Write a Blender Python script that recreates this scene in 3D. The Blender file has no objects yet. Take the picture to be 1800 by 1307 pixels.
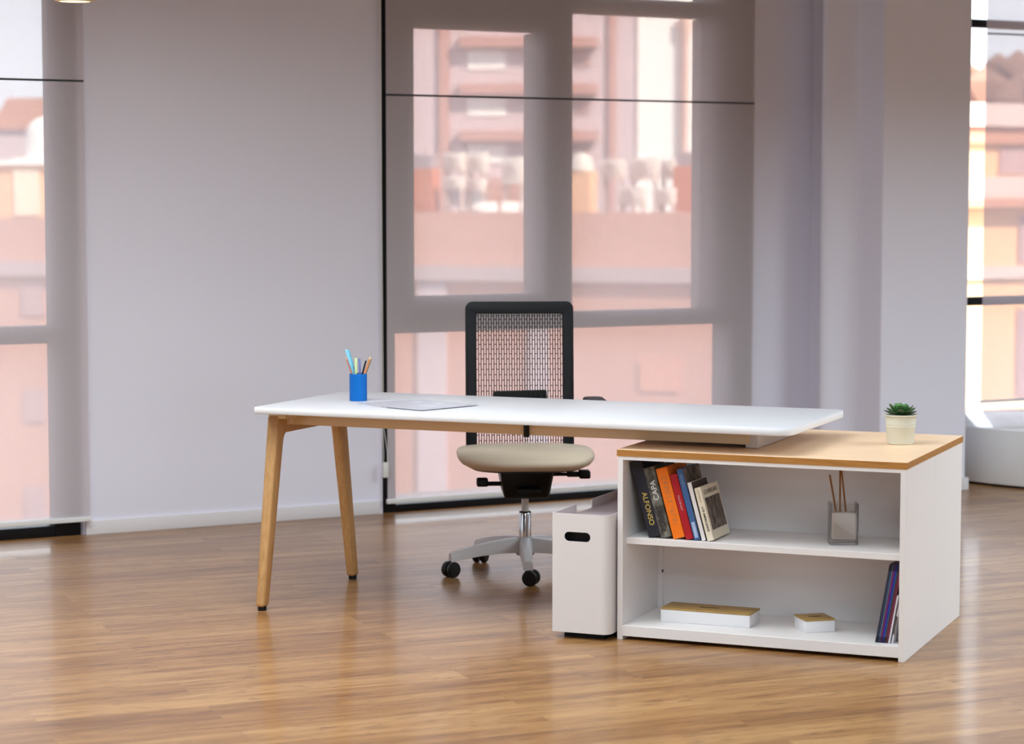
import bpy, bmesh, math, random
from mathutils import Vector, Matrix

random.seed(7)
SC = bpy.context.scene
COL = SC.collection
R = math.radians

# ------------------------------------------------------------------ camera
cam_d = bpy.data.cameras.new('camera')
cam_d.sensor_fit = 'HORIZONTAL'
cam_d.sensor_width = 36.0
cam_d.lens = 3912.1 / 1800 * 36.0
cam_d.clip_start = 0.1
cam_d.clip_end = 600
cam_d.dof.use_dof = True
cam_d.dof.focus_distance = 7.9
cam_d.dof.aperture_fstop = 3.0
cam = bpy.data.objects.new('camera', cam_d)
COL.objects.link(cam)
cam.location = (0, 0, 1.4891)
cam.rotation_euler = (math.pi / 2 - 0.0777, 0, 0)
SC.camera = cam

# ------------------------------------------------------------------ frames
# facade frame: x = along the window wall, y = outwards, z = up
FA = Vector((-1.88477, 9.81121, 0))
FANG = math.atan2(0.46660, 0.88447)
FM = Matrix.Translation(FA) @ Matrix.Rotation(FANG, 4, 'Z')
# furniture frame: x = along the desk, y = to its back
DA = Vector((-0.932, 7.9967, 0))
DANG = -0.3992
DM = Matrix.Translation(DA) @ Matrix.Rotation(DANG, 4, 'Z')

def fac(s, off, z=0):
    return FM @ Vector((s, -off, z))

def fur(u, v, z=0):
    return DM @ Vector((u, v, z))

# ------------------------------------------------------------------ world, sun, lights, exposure
world = bpy.data.worlds.new('sky')
SC.world = world
world.use_nodes = True
wn = world.node_tree
wn.nodes.clear()
w_out = wn.nodes.new('ShaderNodeOutputWorld')
w_bg = wn.nodes.new('ShaderNodeBackground')
w_sky = wn.nodes.new('ShaderNodeTexSky')
w_sky.sky_type = 'HOSEK_WILKIE'
w_sky.turbidity = 5.0
w_sky.ground_albedo = 0.4
w_sky.sun_direction = Vector((0.556, -0.55, 0.62)).normalized()
w_mix = wn.nodes.new('ShaderNodeMix')
w_mix.data_type = 'RGBA'
w_mix.inputs['Factor'].default_value = 0.75
w_mix.inputs['B'].default_value = (0.86, 0.95, 1.04, 1)
wn.links.new(w_sky.outputs[0], w_mix.inputs['A'])
wn.links.new(w_mix.outputs['Result'], w_bg.inputs['Color'])
w_bg.inputs['Strength'].default_value = 4.4
wn.links.new(w_bg.outputs[0], w_out.inputs[0])

sun_d = bpy.data.lights.new('sun', 'SUN')
sun_d.energy = 15.5
sun_d.color = (1.0, 0.90, 0.76)
sun_d.angle = 0.009
sun = bpy.data.objects.new('sun', sun_d)
COL.objects.link(sun)
sun.location = (30, -30, 60)
sun.rotation_euler = Vector((0.556, -0.55, 0.62)).to_track_quat('Z', 'Y').to_euler()

def area(name, loc, direction, sx, sy, power, color, spread=180):
    d = bpy.data.lights.new(name, 'AREA')
    d.shape = 'RECTANGLE'
    d.size = sx
    d.size_y = sy
    d.energy = power
    d.color = color
    d.spread = R(spread)
    o = bpy.data.objects.new(name, d)
    COL.objects.link(o)
    o.location = loc
    o.rotation_euler = Vector(direction).to_track_quat('-Z', 'Z').to_euler()
    return o

D_ = Vector((math.cos(FANG), math.sin(FANG), 0))       # along the window wall
N_ = Vector((math.sin(FANG), -math.cos(FANG), 0))      # from the wall into the room
# unseen area light standing in for daylight from the left; that wall is solid
area('daylight_left', fac(-8.7, 3.0, 1.55), D_, 4.0, 2.2, 70, (0.84, 1.0, 1.09))
# the same from behind the camera; the right one is added fill
area('daylight_front', fac(-1.5, 13.3, 1.55), -N_, 6.0, 2.3, 105, (0.86, 1.0, 1.07))
area('fill_right', fac(8.7, 6.0, 1.55), -D_, 4.0, 2.2, 28, (0.84, 1.0, 1.09))
# unseen lamps under the ceiling, some added purely as fill
COOL = (0.84, 1.0, 1.09)
area('ceiling_lamp_fill', fac(-1.0, 3.0, 2.93), (0, 0, -1), 3.0, 1.5, 100, (0.92, 1.0, 1.03), 160)
area('ceiling_lamp_fill', fac(1.0, 3.0, 2.93), (0, 0, -1), 2.4, 1.5, 22, (0.93, 1.0, 1.02), 160)  # added to lift the desk and cabinet tops
area('ceiling_lamp_fill', fac(4.6, 4.4, 2.93), (0, 0, -1), 2.4, 1.5, 100, COOL, 150)  # added to brighten the pillar
area('ceiling_lamp_fill', fac(-1.0, 6.0, 2.93), (0, 0, -1), 3.0, 1.5, 78, COOL, 165)
area('ceiling_lamp_fill', fac(-1.0, 9.5, 2.93), (0, 0, -1), 3.0, 1.5, 120, COOL, 170)
area('ceiling_lamp_fill', fac(5.0, 7.5, 2.93), (0, 0, -1), 2.4, 2.4, 235, COOL, 165)  # added to brighten faces turned to the right

vs = SC.view_settings
vs.view_transform = 'Standard'
vs.look = 'None'
vs.exposure = 0.0
vs.gamma = 1.0
SC.cycles.max_bounces = 8
SC.cycles.transparent_max_bounces = 16
SC.cycles.caustics_reflective = False
SC.cycles.caustics_refractive = False
SC.cycles.sample_clamp_indirect = 6.0

# ------------------------------------------------------------------ helpers
def lin(c):
    return tuple(((x / 255) / 12.92 if x / 255 <= 0.04045 else ((x / 255 + 0.055) / 1.055) ** 2.4) for x in c)

def new_mat(name):
    m = bpy.data.materials.new(name)
    m.use_nodes = True
    nt = m.node_tree
    b = nt.nodes['Principled BSDF']
    return m, nt, b

def mat(name, rgb, rough=0.5, metal=0.0, var=0.04, scale=8.0, spec=0.5, bump=0.0, bscale=200.0, stretch=None, coat=0.0):
    """plain material: base colour with a slight procedural mottling"""
    m, nt, b = new_mat(name)
    c = lin(rgb)
    tc = nt.nodes.new('ShaderNodeTexCoord')
    mp = nt.nodes.new('ShaderNodeMapping')
    if stretch:
        mp.inputs['Scale'].default_value = stretch
    nz = nt.nodes.new('ShaderNodeTexNoise')
    nz.inputs['Scale'].default_value = scale
    nz.inputs['Detail'].default_value = 4
    mx = nt.nodes.new('ShaderNodeMix')
    mx.data_type = 'RGBA'
    mx.inputs['A'].default_value = tuple(x * (1 - var) for x in c) + (1,)
    mx.inputs['B'].default_value = tuple(min(1, x * (1 + var)) for x in c) + (1,)
    nt.links.new(tc.outputs['Object'], mp.inputs['Vector'])
    nt.links.new(mp.outputs[0], nz.inputs['Vector'])
    nt.links.new(nz.outputs['Fac'], mx.inputs['Factor'])
    nt.links.new(mx.outputs['Result'], b.inputs['Base Color'])
    b.inputs['Roughness'].default_value = rough
    b.inputs['Metallic'].default_value = metal
    b.inputs['Specular IOR Level'].default_value = spec
    b.inputs['Coat Weight'].default_value = coat
    if bump:
        n2 = nt.nodes.new('ShaderNodeTexNoise')
        n2.inputs['Scale'].default_value = bscale
        n2.inputs['Detail'].default_value = 3
        nt.links.new(mp.outputs[0], n2.inputs['Vector'])
        bp = nt.nodes.new('ShaderNodeBump')
        bp.inputs['Strength'].default_value = bump
        bp.inputs['Distance'].default_value = 0.002
        nt.links.new(n2.outputs['Fac'], bp.inputs['Height'])
        nt.links.new(bp.outputs[0], b.inputs['Normal'])
    return m

def wood(name, light, dark, stretch, rough=0.45, scale=6.0, streak=0.6):
    m, nt, b = new_mat(name)
    tc = nt.nodes.new('ShaderNodeTexCoord')
    mp = nt.nodes.new('ShaderNodeMapping')
    mp.inputs['Scale'].default_value = stretch
    nz = nt.nodes.new('ShaderNodeTexNoise')
    nz.inputs['Scale'].default_value = scale
    nz.inputs['Detail'].default_value = 6
    nz.inputs['Distortion'].default_value = streak
    cr = nt.nodes.new('ShaderNodeValToRGB')
    cr.color_ramp.elements[0].position = 0.30
    cr.color_ramp.elements[0].color = lin(dark) + (1,)
    cr.color_ramp.elements[1].position = 0.68
    cr.color_ramp.elements[1].color = lin(light) + (1,)
    nt.links.new(tc.outputs['Object'], mp.inputs['Vector'])
    nt.links.new(mp.outputs[0], nz.inputs['Vector'])
    nt.links.new(nz.outputs['Fac'], cr.inputs['Fac'])
    nt.links.new(cr.outputs['Color'], b.inputs['Base Color'])
    b.inputs['Roughness'].default_value = rough
    return m

def floor_material():
    m, nt, b = new_mat('oak plank floor')
    L = nt.links
    tc = nt.nodes.new('ShaderNodeTexCoord')
    mp = nt.nodes.new('ShaderNodeMapping')
    mp.inputs['Rotation'].default_value = (0, 0, R(4.5))
    mp.inputs['Location'].default_value = (0.42, 0.07, 0)
    L.new(tc.outputs['Object'], mp.inputs['Vector'])
    bk = nt.nodes.new('ShaderNodeTexBrick')
    bk.offset = 0.37
    bk.inputs['Color1'].default_value = (0, 0, 0, 1)
    bk.inputs['Color2'].default_value = (1, 1, 1, 1)
    bk.inputs['Mortar'].default_value = (0.5, 0.5, 0.5, 1)
    bk.inputs['Scale'].default_value = 1.0
    bk.inputs['Mortar Size'].default_value = 0.0009
    bk.inputs['Mortar Smooth'].default_value = 0.2
    bk.inputs['Brick Width'].default_value = 1.35
    bk.inputs['Row Height'].default_value = 0.17
    L.new(mp.outputs[0], bk.inputs['Vector'])
    # every plank gets its own piece of grain
    off = nt.nodes.new('ShaderNodeVectorMath')
    off.operation = 'MULTIPLY_ADD'
    off.inputs[1].default_value = (7.0, 13.0, 3.0)
    L.new(bk.outputs['Color'], off.inputs[0])
    L.new(mp.outputs[0], off.inputs[2])
    def noise(stretch, scale, detail, dist):
        mm = nt.nodes.new('ShaderNodeMapping')
        mm.inputs['Scale'].default_value = stretch
        L.new(off.outputs[0], mm.inputs['Vector'])
        nz = nt.nodes.new('ShaderNodeTexNoise')
        nz.inputs['Scale'].default_value = scale
        nz.inputs['Detail'].default_value = detail
        nz.inputs['Distortion'].default_value = dist
        L.new(mm.outputs[0], nz.inputs['Vector'])
        return nz
    broad = noise((0.9, 9.0, 1), 1.6, 4, 0.8)
    fine = noise((1.6, 42.0, 1), 2.0, 6, 0.3)
    knot = noise((2.6, 22.0, 1), 2.6, 6, 1.6)
    cr = nt.nodes.new('ShaderNodeValToRGB')
    cr.color_ramp.elements[0].position = 0.28
    cr.color_ramp.elements[0].color = lin((117, 75, 40)) + (1,)
    cr.color_ramp.elements[1].position = 0.72
    cr.color_ramp.elements[1].color = lin((176, 132, 84)) + (1,)
    e = cr.color_ramp.elements.new(0.5)
    e.color = lin((150, 105, 60)) + (1,)
    add = nt.nodes.new('ShaderNodeMath')
    add.operation = 'MULTIPLY_ADD'
    add.inputs[1].default_value = 0.62
    L.new(fine.outputs['Fac'], add.inputs[0])
    m2 = nt.nodes.new('ShaderNodeMath')
    m2.operation = 'MULTIPLY_ADD'
    m2.inputs[1].default_value = 0.75
    m2.inputs[2].default_value = -0.175
    L.new(broad.outputs['Fac'], m2.inputs[0])
    L.new(m2.outputs[0], add.inputs[2])
    # plank to plank tone
    m3 = nt.nodes.new('ShaderNodeMath')
    m3.operation = 'MULTIPLY_ADD'
    m3.inputs[1].default_value = 0.18
    L.new(bk.outputs['Color'], m3.inputs[0])
    sub = nt.nodes.new('ShaderNodeMath')
    sub.operation = 'SUBTRACT'
    L.new(add.outputs[0], sub.inputs[0])
    sub.inputs[1].default_value = 0.07
    L.new(sub.outputs[0], m3.inputs[2])
    L.new(m3.outputs[0], cr.inputs['Fac'])
    # dark knots and cracks
    kr = nt.nodes.new('ShaderNodeValToRGB')
    kr.color_ramp.elements[0].position = 0.565
    kr.color_ramp.elements[0].color = (0, 0, 0, 1)
    kr.color_ramp.elements[1].position = 0.645
    kr.color_ramp.elements[1].color = (1, 1, 1, 1)
    L.new(knot.outputs['Fac'], kr.inputs['Fac'])
    kf = nt.nodes.new('ShaderNodeMath')
    kf.operation = 'MULTIPLY'
    kf.inputs[1].default_value = 0.62
    L.new(kr.outputs['Color'], kf.inputs[0])
    mk = nt.nodes.new('ShaderNodeMix')
    mk.data_type = 'RGBA'
    mk.inputs['B'].default_value = lin((92, 58, 34)) + (1,)
    L.new(kf.outputs[0], mk.inputs['Factor'])
    L.new(cr.outputs['Color'], mk.inputs['A'])
    # joints
    mj = nt.nodes.new('ShaderNodeMix')
    mj.data_type = 'RGBA'
    mj.inputs['B'].default_value = lin((120, 82, 54)) + (1,)
    jf = nt.nodes.new('ShaderNodeMath')
    jf.operation = 'MULTIPLY'
    jf.inputs[1].default_value = 0.6
    L.new(bk.outputs['Fac'], jf.inputs[0])
    L.new(jf.outputs[0], mj.inputs['Factor'])
    L.new(mk.outputs['Result'], mj.inputs['A'])
    L.new(mj.outputs['Result'], b.inputs['Base Color'])
    b.inputs['Roughness'].default_value = 0.36
    b.inputs['Coat Weight'].default_value = 0.26
    b.inputs['Coat Roughness'].default_value = 0.11
    b.inputs['Specular IOR Level'].default_value = 0.5
    bp = nt.nodes.new('ShaderNodeBump')
    bp.inputs['Strength'].default_value = 0.12
    bp.inputs['Distance'].default_value = 0.001
    L.new(fine.outputs['Fac'], bp.inputs['Height'])
    L.new(bp.outputs[0], b.inputs['Normal'])
    return m

def glass_material(name, tint=(1, 1, 1), refl=0.06):
    """thin window pane: clear, with a faint reflection"""
    m = bpy.data.materials.new(name)
    m.use_nodes = True
    nt = m.node_tree
    nt.nodes.clear()
    o = nt.nodes.new('ShaderNodeOutputMaterial')
    mx = nt.nodes.new('ShaderNodeMixShader')
    t = nt.nodes.new('ShaderNodeBsdfTransparent')
    t.inputs[0].default_value = tint + (1,)
    g = nt.nodes.new('ShaderNodeBsdfGlossy')
    g.inputs['Roughness'].default_value = 0.02
    mx.inputs[0].default_value = refl
    nt.links.new(t.outputs[0], mx.inputs[1])
    nt.links.new(g.outputs[0], mx.inputs[2])
    nt.links.new(mx.outputs[0], o.inputs[0])
    return m

def screen_fabric(name, rgb, through, tint):
    """woven screen fabric: part open weave, part grey yarn lit from both sides"""
    m = bpy.data.materials.new(name)
    m.use_nodes = True
    nt = m.node_tree
    nt.nodes.clear()
    o = nt.nodes.new('ShaderNodeOutputMaterial')
    mx = nt.nodes.new('ShaderNodeMixShader')
    t = nt.nodes.new('ShaderNodeBsdfTransparent')
    t.inputs[0].default_value = tint + (1,)
    df = nt.nodes.new('ShaderNodeBsdfDiffuse')
    tl = nt.nodes.new('ShaderNodeBsdfTranslucent')
    tc = nt.nodes.new('ShaderNodeTexCoord')
    wv = nt.nodes.new('ShaderNodeTexNoise')
    wv.inputs['Scale'].default_value = 260
    mc = nt.nodes.new('ShaderNodeMix')
    mc.data_type = 'RGBA'
    c = lin(rgb)
    mc.inputs['A'].default_value = tuple(x * 0.9 for x in c) + (1,)
    mc.inputs['B'].default_value = tuple(x * 1.1 for x in c) + (1,)
    nt.links.new(tc.outputs['Object'], wv.inputs['Vector'])
    nt.links.new(wv.outputs['Fac'], mc.inputs['Factor'])
    nt.links.new(mc.outputs['Result'], df.inputs[0])
    nt.links.new(mc.outputs['Result'], tl.inputs[0])
    ms = nt.nodes.new('ShaderNodeMixShader')
    ms.inputs[0].default_value = 0.16
    nt.links.new(df.outputs[0], ms.inputs[1])
    nt.links.new(tl.outputs[0], ms.inputs[2])
    mx.inputs[0].default_value = through
    nt.links.new(ms.outputs[0], mx.inputs[1])
    nt.links.new(t.outputs[0], mx.inputs[2])
    nt.links.new(mx.outputs[0], o.inputs[0])
    return m

def brick_material(name, c1, c2, mortar):
    m, nt, b = new_mat(name)
    tc = nt.nodes.new('ShaderNodeTexCoord')
    sp = nt.nodes.new('ShaderNodeSeparateXYZ')
    cb = nt.nodes.new('ShaderNodeCombineXYZ')
    ad = nt.nodes.new('ShaderNodeMath')
    nt.links.new(tc.outputs['Object'], sp.inputs[0])
    nt.links.new(sp.outputs['X'], ad.inputs[0])
    nt.links.new(sp.outputs['Y'], ad.inputs[1])
    nt.links.new(ad.outputs[0], cb.inputs['X'])
    nt.links.new(sp.outputs['Z'], cb.inputs['Y'])
    bk = nt.nodes.new('ShaderNodeTexBrick')
    bk.inputs['Scale'].default_value = 1.0
    bk.inputs['Brick Width'].default_value = 0.25
    bk.inputs['Row Height'].default_value = 0.08
    bk.inputs['Mortar Size'].default_value = 0.008
    bk.inputs['Color1'].default_value = lin(c1) + (1,)
    bk.inputs['Color2'].default_value = lin(c2) + (1,)
    bk.inputs['Mortar'].default_value = lin(mortar) + (1,)
    nt.links.new(cb.outputs[0], bk.inputs['Vector'])
    nt.links.new(bk.outputs['Color'], b.inputs['Base Color'])
    b.inputs['Roughness'].default_value = 0.9
    b.inputs['Specular IOR Level'].default_value = 0.1
    return m

# ---- mesh builders
def bm_new():
    return bmesh.new()

def merge(bm, t):
    me = bpy.data.meshes.new('t')
    t.to_mesh(me)
    t.free()
    bm.from_mesh(me)
    bpy.data.meshes.remove(me)

def add_box(bm, x0, x1, y0, y1, z0, z1, bev=0.0, seg=2, mtx=None):
    t = bmesh.new()
    vs_ = [t.verts.new((x, y, z)) for z in (z0, z1) for y in (y0, y1) for x in (x0, x1)]
    for f in ((0, 2, 3, 1), (4, 5, 7, 6), (0, 1, 5, 4), (2, 6, 7, 3), (0, 4, 6, 2), (1, 3, 7, 5)):
        t.faces.new([vs_[i] for i in f])
    if bev:
        bmesh.ops.bevel(t, geom=list(t.edges), offset=bev, segments=seg, affect='EDGES', profile=0.5)
    if mtx is not None:
        bmesh.ops.transform(t, matrix=mtx, verts=t.verts)
    merge(bm, t)

def add_hexa(bm, lo, hi, bev=0.0, seg=2):
    """solid between two quads given as 4 corner points each (same winding)"""
    t = bmesh.new()
    a = [t.verts.new(p) for p in lo]
    b = [t.verts.new(p) for p in hi]
    t.faces.new(a[::-1])
    t.faces.new(b)
    for i in range(4):
        t.faces.new((a[i], a[(i + 1) % 4], b[(i + 1) % 4], b[i]))
    bmesh.ops.recalc_face_normals(t, faces=t.faces)
    if bev:
        bmesh.ops.bevel(t, geom=list(t.edges), offset=bev, segments=seg, affect='EDGES', profile=0.5)
    merge(bm, t)

def add_prism(bm, pts, z0, z1, bev=0.0, seg=2, mtx=None):
    """extrude an xy outline from z0 to z1"""
    t = bmesh.new()
    lo = [t.verts.new((x, y, z0)) for x, y in pts]
    hi = [t.verts.new((x, y, z1)) for x, y in pts]
    t.faces.new(lo[::-1])
    t.faces.new(hi)
    n = len(pts)
    for i in range(n):
        t.faces.new((lo[i], lo[(i + 1) % n], hi[(i + 1) % n], hi[i]))
    bmesh.ops.recalc_face_normals(t, faces=t.faces)
    if bev:
        es = [e for e in t.edges if abs(e.verts[0].co.z - e.verts[1].co.z) < 1e-6]
        bmesh.ops.bevel(t, geom=es, offset=bev, segments=seg, affect='EDGES', profile=0.5)
    if mtx is not None:
        bmesh.ops.transform(t, matrix=mtx, verts=t.verts)
    merge(bm, t)

def add_lathe(bm, prof, n=32, cx=0, cy=0, cz=0, mtx=None, cap=True):
    t = bmesh.new()
    rings = []
    for r, z in prof:
        rings.append([t.verts.new((cx + r * math.cos(2 * math.pi * i / n), cy + r * math.sin(2 * math.pi * i / n), cz + z)) for i in range(n)])
    for a, b in zip(rings, rings[1:]):
        for i in range(n):
            t.faces.new((a[i], a[(i + 1) % n], b[(i + 1) % n], b[i]))
    if cap:
        t.faces.new(rings[0][::-1])
        t.faces.new(rings[-1])
    bmesh.ops.recalc_face_normals(t, faces=t.faces)
    if mtx is not None:
        bmesh.ops.transform(t, matrix=mtx, verts=t.verts)
    merge(bm, t)

def add_tube(bm, pts, r, n=10, r_end=None):
    t = bmesh.new()
    pts = [Vector(p) for p in pts]
    rings = []
    up = Vector((0, 0, 1))
    for i, p in enumerate(pts):
        d = (pts[min(i + 1, len(pts) - 1)] - pts[max(i - 1, 0)]).normalized()
        ref = up if abs(d.dot(up)) < 0.95 else Vector((1, 0, 0))
        a = d.cross(ref).normalized()
        b = d.cross(a).normalized()
        rr = r if r_end is None else r + (r_end - r) * i / (len(pts) - 1)
        rings.append([t.verts.new(p + a * rr * math.cos(2 * math.pi * k / n) + b * rr * math.sin(2 * math.pi * k / n)) for k in range(n)])
    for a, b in zip(rings, rings[1:]):
        for i in range(n):
            t.faces.new((a[i], a[(i + 1) % n], b[(i + 1) % n], b[i]))
    t.faces.new(rings[0][::-1])
    t.faces.new(rings[-1])
    bmesh.ops.recalc_face_normals(t, faces=t.faces)
    merge(bm, t)

def add_loft(bm, rings):
    t = bmesh.new()
    rs = [[t.verts.new(p) for p in ring] for ring in rings]
    n = len(rs[0])
    for a, b in zip(rs, rs[1:]):
        for i in range(n):
            t.faces.new((a[i], a[(i + 1) % n], b[(i + 1) % n], b[i]))
    t.faces.new(rs[0][::-1])
    t.faces.new(rs[-1])
    bmesh.ops.recalc_face_normals(t, faces=t.faces)
    merge(bm, t)

def rrect(x0, x1, y0, y1, r, n=6):
    rs = r if isinstance(r, (list, tuple)) else (r,) * 4
    out = []
    for (cx, cy, a0, rr) in ((x1, y0, -90, rs[0]), (x1, y1, 0, rs[1]), (x0, y1, 90, rs[2]), (x0, y0, 180, rs[3])):
        sx = -1 if cx == x1 else 1
        sy = -1 if cy == y1 else 1
        if rr <= 0:
            out.append((cx, cy))
            continue
        for k in range(n + 1):
            a = R(a0 + 90 * k / n)
            out.append((cx + sx * rr + rr * math.cos(a), cy + sy * rr + rr * math.sin(a)))
    return out

def obj(name, bm, m, parent=None, smooth=True, angle=35):
    me = bpy.data.meshes.new(name)
    bm.to_mesh(me)
    bm.free()
    if smooth:
        for p in me.polygons:
            p.use_smooth = True
        me.set_sharp_from_angle(angle=R(angle))
    if m is not None:
        me.materials.append(m)
    o = bpy.data.objects.new(name, me)
    COL.objects.link(o)
    if parent is not None:
        o.parent = parent
    return o

def tag(o, label, cat, group=None):
    o['label'] = label
    o['category'] = cat
    if group:
        o['group'] = group
    return o

def thing(name, label, cat, loc, rotz=0.0, group=None, rot=None):
    o = bpy.data.objects.new(name, None)
    COL.objects.link(o)
    o.empty_display_size = 0.05
    o.location = loc
    o.rotation_euler = rot if rot else (0, 0, rotz)
    return tag(o, label, cat, group)

def struct_empty(name, loc, rotz):
    o = bpy.data.objects.new(name, None)
    COL.objects.link(o)
    o.location = loc
    o.rotation_euler = (0, 0, rotz)
    o['kind'] = 'structure'
    return o

def struct(name, bm, m, frame=None, smooth=True):
    o = obj(name, bm, m, None, smooth)
    if frame == 'fac':
        o.location = FA
        o.rotation_euler = (0, 0, FANG)
    o['kind'] = 'structure'
    return o

def text_mesh(body, size, m, parent, mtx, name='lettering', squeeze=1.0, depth=0.0002, bold=0.0):
    cu = bpy.data.curves.new('txt', 'FONT')
    cu.body = body
    cu.size = size
    cu.extrude = depth
    cu.offset = bold
    cu.align_x = 'CENTER'
    cu.align_y = 'CENTER'
    tmp = bpy.data.objects.new('txt', cu)
    COL.objects.link(tmp)
    dg = bpy.context.evaluated_depsgraph_get()
    dg.update()
    me = bpy.data.meshes.new_from_object(tmp.evaluated_get(dg))
    bpy.data.objects.remove(tmp)
    bpy.data.curves.remove(cu)
    me.transform(mtx @ Matrix.Diagonal((squeeze, 1, 1, 1)))
    me.name = name
    me.materials.clear()
    me.materials.append(m)
    o = bpy.data.objects.new(name, me)
    COL.objects.link(o)
    o.parent = parent
    return o

# ------------------------------------------------------------------ materials
M = {}
M['wall'] = mat('wall paint', (234, 231, 243), 0.6, var=0.015, scale=1.5, bump=0.05, bscale=90)
M['base'] = mat('white skirting', (228, 222, 224), 0.45, var=0.01)
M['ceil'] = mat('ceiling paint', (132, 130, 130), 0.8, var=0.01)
M['floor'] = floor_material()
M['frame'] = mat('anthracite window frame', (15, 13, 14), 0.5, var=0.05, spec=0.25)
M['frame_lit'] = mat('window reveal', (120, 98, 92), 0.6, var=0.05)  # frame sides lit from outside, painted as a lighter colour
M['pane'] = glass_material('window glass')
M['fabric'] = screen_fabric('screen fabric', (226, 218, 222), 0.46, (1.0, 0.98, 0.98))
M['alu'] = mat('white aluminium bar', (232, 230, 228), 0.35, var=0.02)
M['seam'] = mat('blind seam thread', (52, 54, 56), 0.8)
M['cord'] = mat('white cord', (230, 228, 222), 0.6)
M['white'] = mat('white laminate', (209, 206, 210), 0.42, var=0.01, scale=3)
M['white_edge'] = mat('lightened white edge', (234, 234, 238), 0.45, var=0.01)  # edge lightened to offset the weaker light on the sides
M['body'] = mat('white melamine', (232, 226, 225), 0.45, var=0.012, scale=3)
M['gloss_white'] = mat('white lacquer', (238, 236, 236), 0.22, var=0.01, scale=3, coat=0.8)
M['oak_top'] = wood('oak veneer top', (242, 208, 174), (231, 191, 152), (1.2, 14, 10), 0.4)
M['oak_leg'] = wood('oak leg', (206, 160, 106), (184, 136, 84), (26, 26, 1.6), 0.45)
M['oak_edge'] = wood('oak edge band', (186, 130, 66), (160, 106, 46), (1.2, 14, 14), 0.45)
M['tan'] = mat('sand painted steel', (228, 202, 166), 0.5, var=0.02)
M['black'] = mat('black plastic', (9, 8, 10), 0.5, var=0.1, spec=0.3)
M['black_gloss'] = mat('glossy black plastic', (8, 7, 8), 0.3, var=0.1, spec=0.35)
M['chair_frame'] = mat('charcoal nylon', (13, 12, 17), 0.55, var=0.06, spec=0.3, bump=0.1)
M['mesh'] = mat('black mesh knit', (14, 12, 14), 0.8, var=0.05)
M['seat'] = mat('taupe upholstery', (207, 190, 168), 0.5, var=0.04, scale=14, bump=0.1, bscale=400)
M['base_grey'] = mat('light grey metal', (214, 210, 210), 0.35, metal=0.1, var=0.03)
M['chrome'] = mat('chrome', (205, 205, 208), 0.14, metal=1.0, var=0.02)
M['bin'] = mat('white powder coated steel', (224, 217, 216), 0.45, var=0.012)
M['bin_in'] = mat('grey bin lining', (206, 190, 198), 0.5, var=0.02)
M['blue'] = mat('blue plastic', (0, 100, 182), 0.5, var=0.03, spec=0.25)
M['pot'] = mat('cream enamel', (212, 209, 192), 0.4, var=0.02)
M['soil'] = mat('soil', (52, 40, 30), 0.95, var=0.3, scale=120)
M['bamboo'] = wood('bamboo lid', (180, 144, 84), (150, 116, 62), (2, 26, 10), 0.5)
M['tin'] = mat('white tin', (230, 227, 229), 0.45, var=0.01)
M['slot'] = mat('slot shade', (88, 62, 34), 0.8)  # dark patch painting the shade inside the finger slot
M['page'] = mat('book pages', (214, 204, 188), 0.85, var=0.06, stretch=(60, 1, 1))
M['brass'] = mat('brass', (214, 172, 96), 0.28, metal=0.9, var=0.03)

# ------------------------------------------------------------------ room shell (facade frame)
H = 3.0
bm = bm_new()
add_box(bm, -9.2, 9.2, -13.7, 0.62, -0.12, 0.0)
struct('floor', bm, M['floor'], 'fac', False)
bm = bm_new()
add_box(bm, -9.2, 9.2, -13.7, 0.9, H, H + 0.15)
struct('ceiling', bm, M['ceil'], 'fac', False)
bm = bm_new()
add_box(bm, -9.2, -9.0, -13.7, 0.9, 0, H)
struct('wall_left', bm, M['wall'], 'fac', False)
bm = bm_new()
add_box(bm, 9.0, 9.2, -13.7, 0.9, 0, H)
struct('wall_right', bm, M['wall'], 'fac', False)
bm = bm_new()
add_box(bm, -9.2, 9.2, -13.9, -13.7, 0, H)
struct('wall_front', bm, M['wall'], 'fac', False)

# window wall: piers between the openings, lintel, the deep pillar, the recess of the right window
def pier(bm, s0, s1, off0, off1, r=(0, 0, 0, 0)):
    add_prism(bm, rrect(s0, s1, -off1, -off0, r, 8), 0.0, H)
bm = bm_new()
pier(bm, -9.0, -1.95, -0.32, 0.0)
pier(bm, -0.03, 1.441, -0.32, 0.0, (0.010, 0, 0, 0.05))
pier(bm, 3.53, 3.97, -0.32, 0.0)
add_box(bm, -1.96, -0.02, 0.0, 0.32, 2.93, H)
add_box(bm, 1.43, 3.54, 0.0, 0.32, 2.93, H)
# deep pillar; bulge added on its left flank to imitate a light streak
flank = []
for k in range(41):
    y = -0.595 + 0.595 * k / 40
    q = (y + 0.28) / 0.13
    b = 0.14 * (0.5 + 0.5 * math.cos(math.pi * max(-1, min(1, q))))
    flank.append((3.90 - b, y))
pts = [(4.448, 0.60), (3.90, 0.60)] + flank[::-1] + [(3.905, -0.60), (4.44, -0.60), (4.448, -0.592)]
add_prism(bm, pts, 0.0, H)
add_box(bm, 4.44, 5.33, 0.50, 0.85, 0, H)
add_box(bm, 5.33, 9.0, 0.50, 0.85, 0, 0.19)
add_box(bm, 5.33, 9.0, 0.50, 0.85, 2.93, H)
add_box(bm, 6.9, 9.0, 0.50, 0.85, 0.19, 2.93)
struct('wall_back', bm, M['wall'], 'fac')

bm = bm_new()
add_box(bm, -0.012, 1.42, -0.012, 0.0, 0, 0.063, 0.002)
struct('baseboard_back', bm, M['base'], 'fac')
bm = bm_new()
add_box(bm, 3.90, 4.452, -0.612, -0.60, 0, 0.063, 0.002)
add_box(bm, 4.448, 4.46, -0.612, 0.5, 0, 0.063, 0.002)
struct('baseboard_pillar', bm, M['base'], 'fac')

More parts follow.
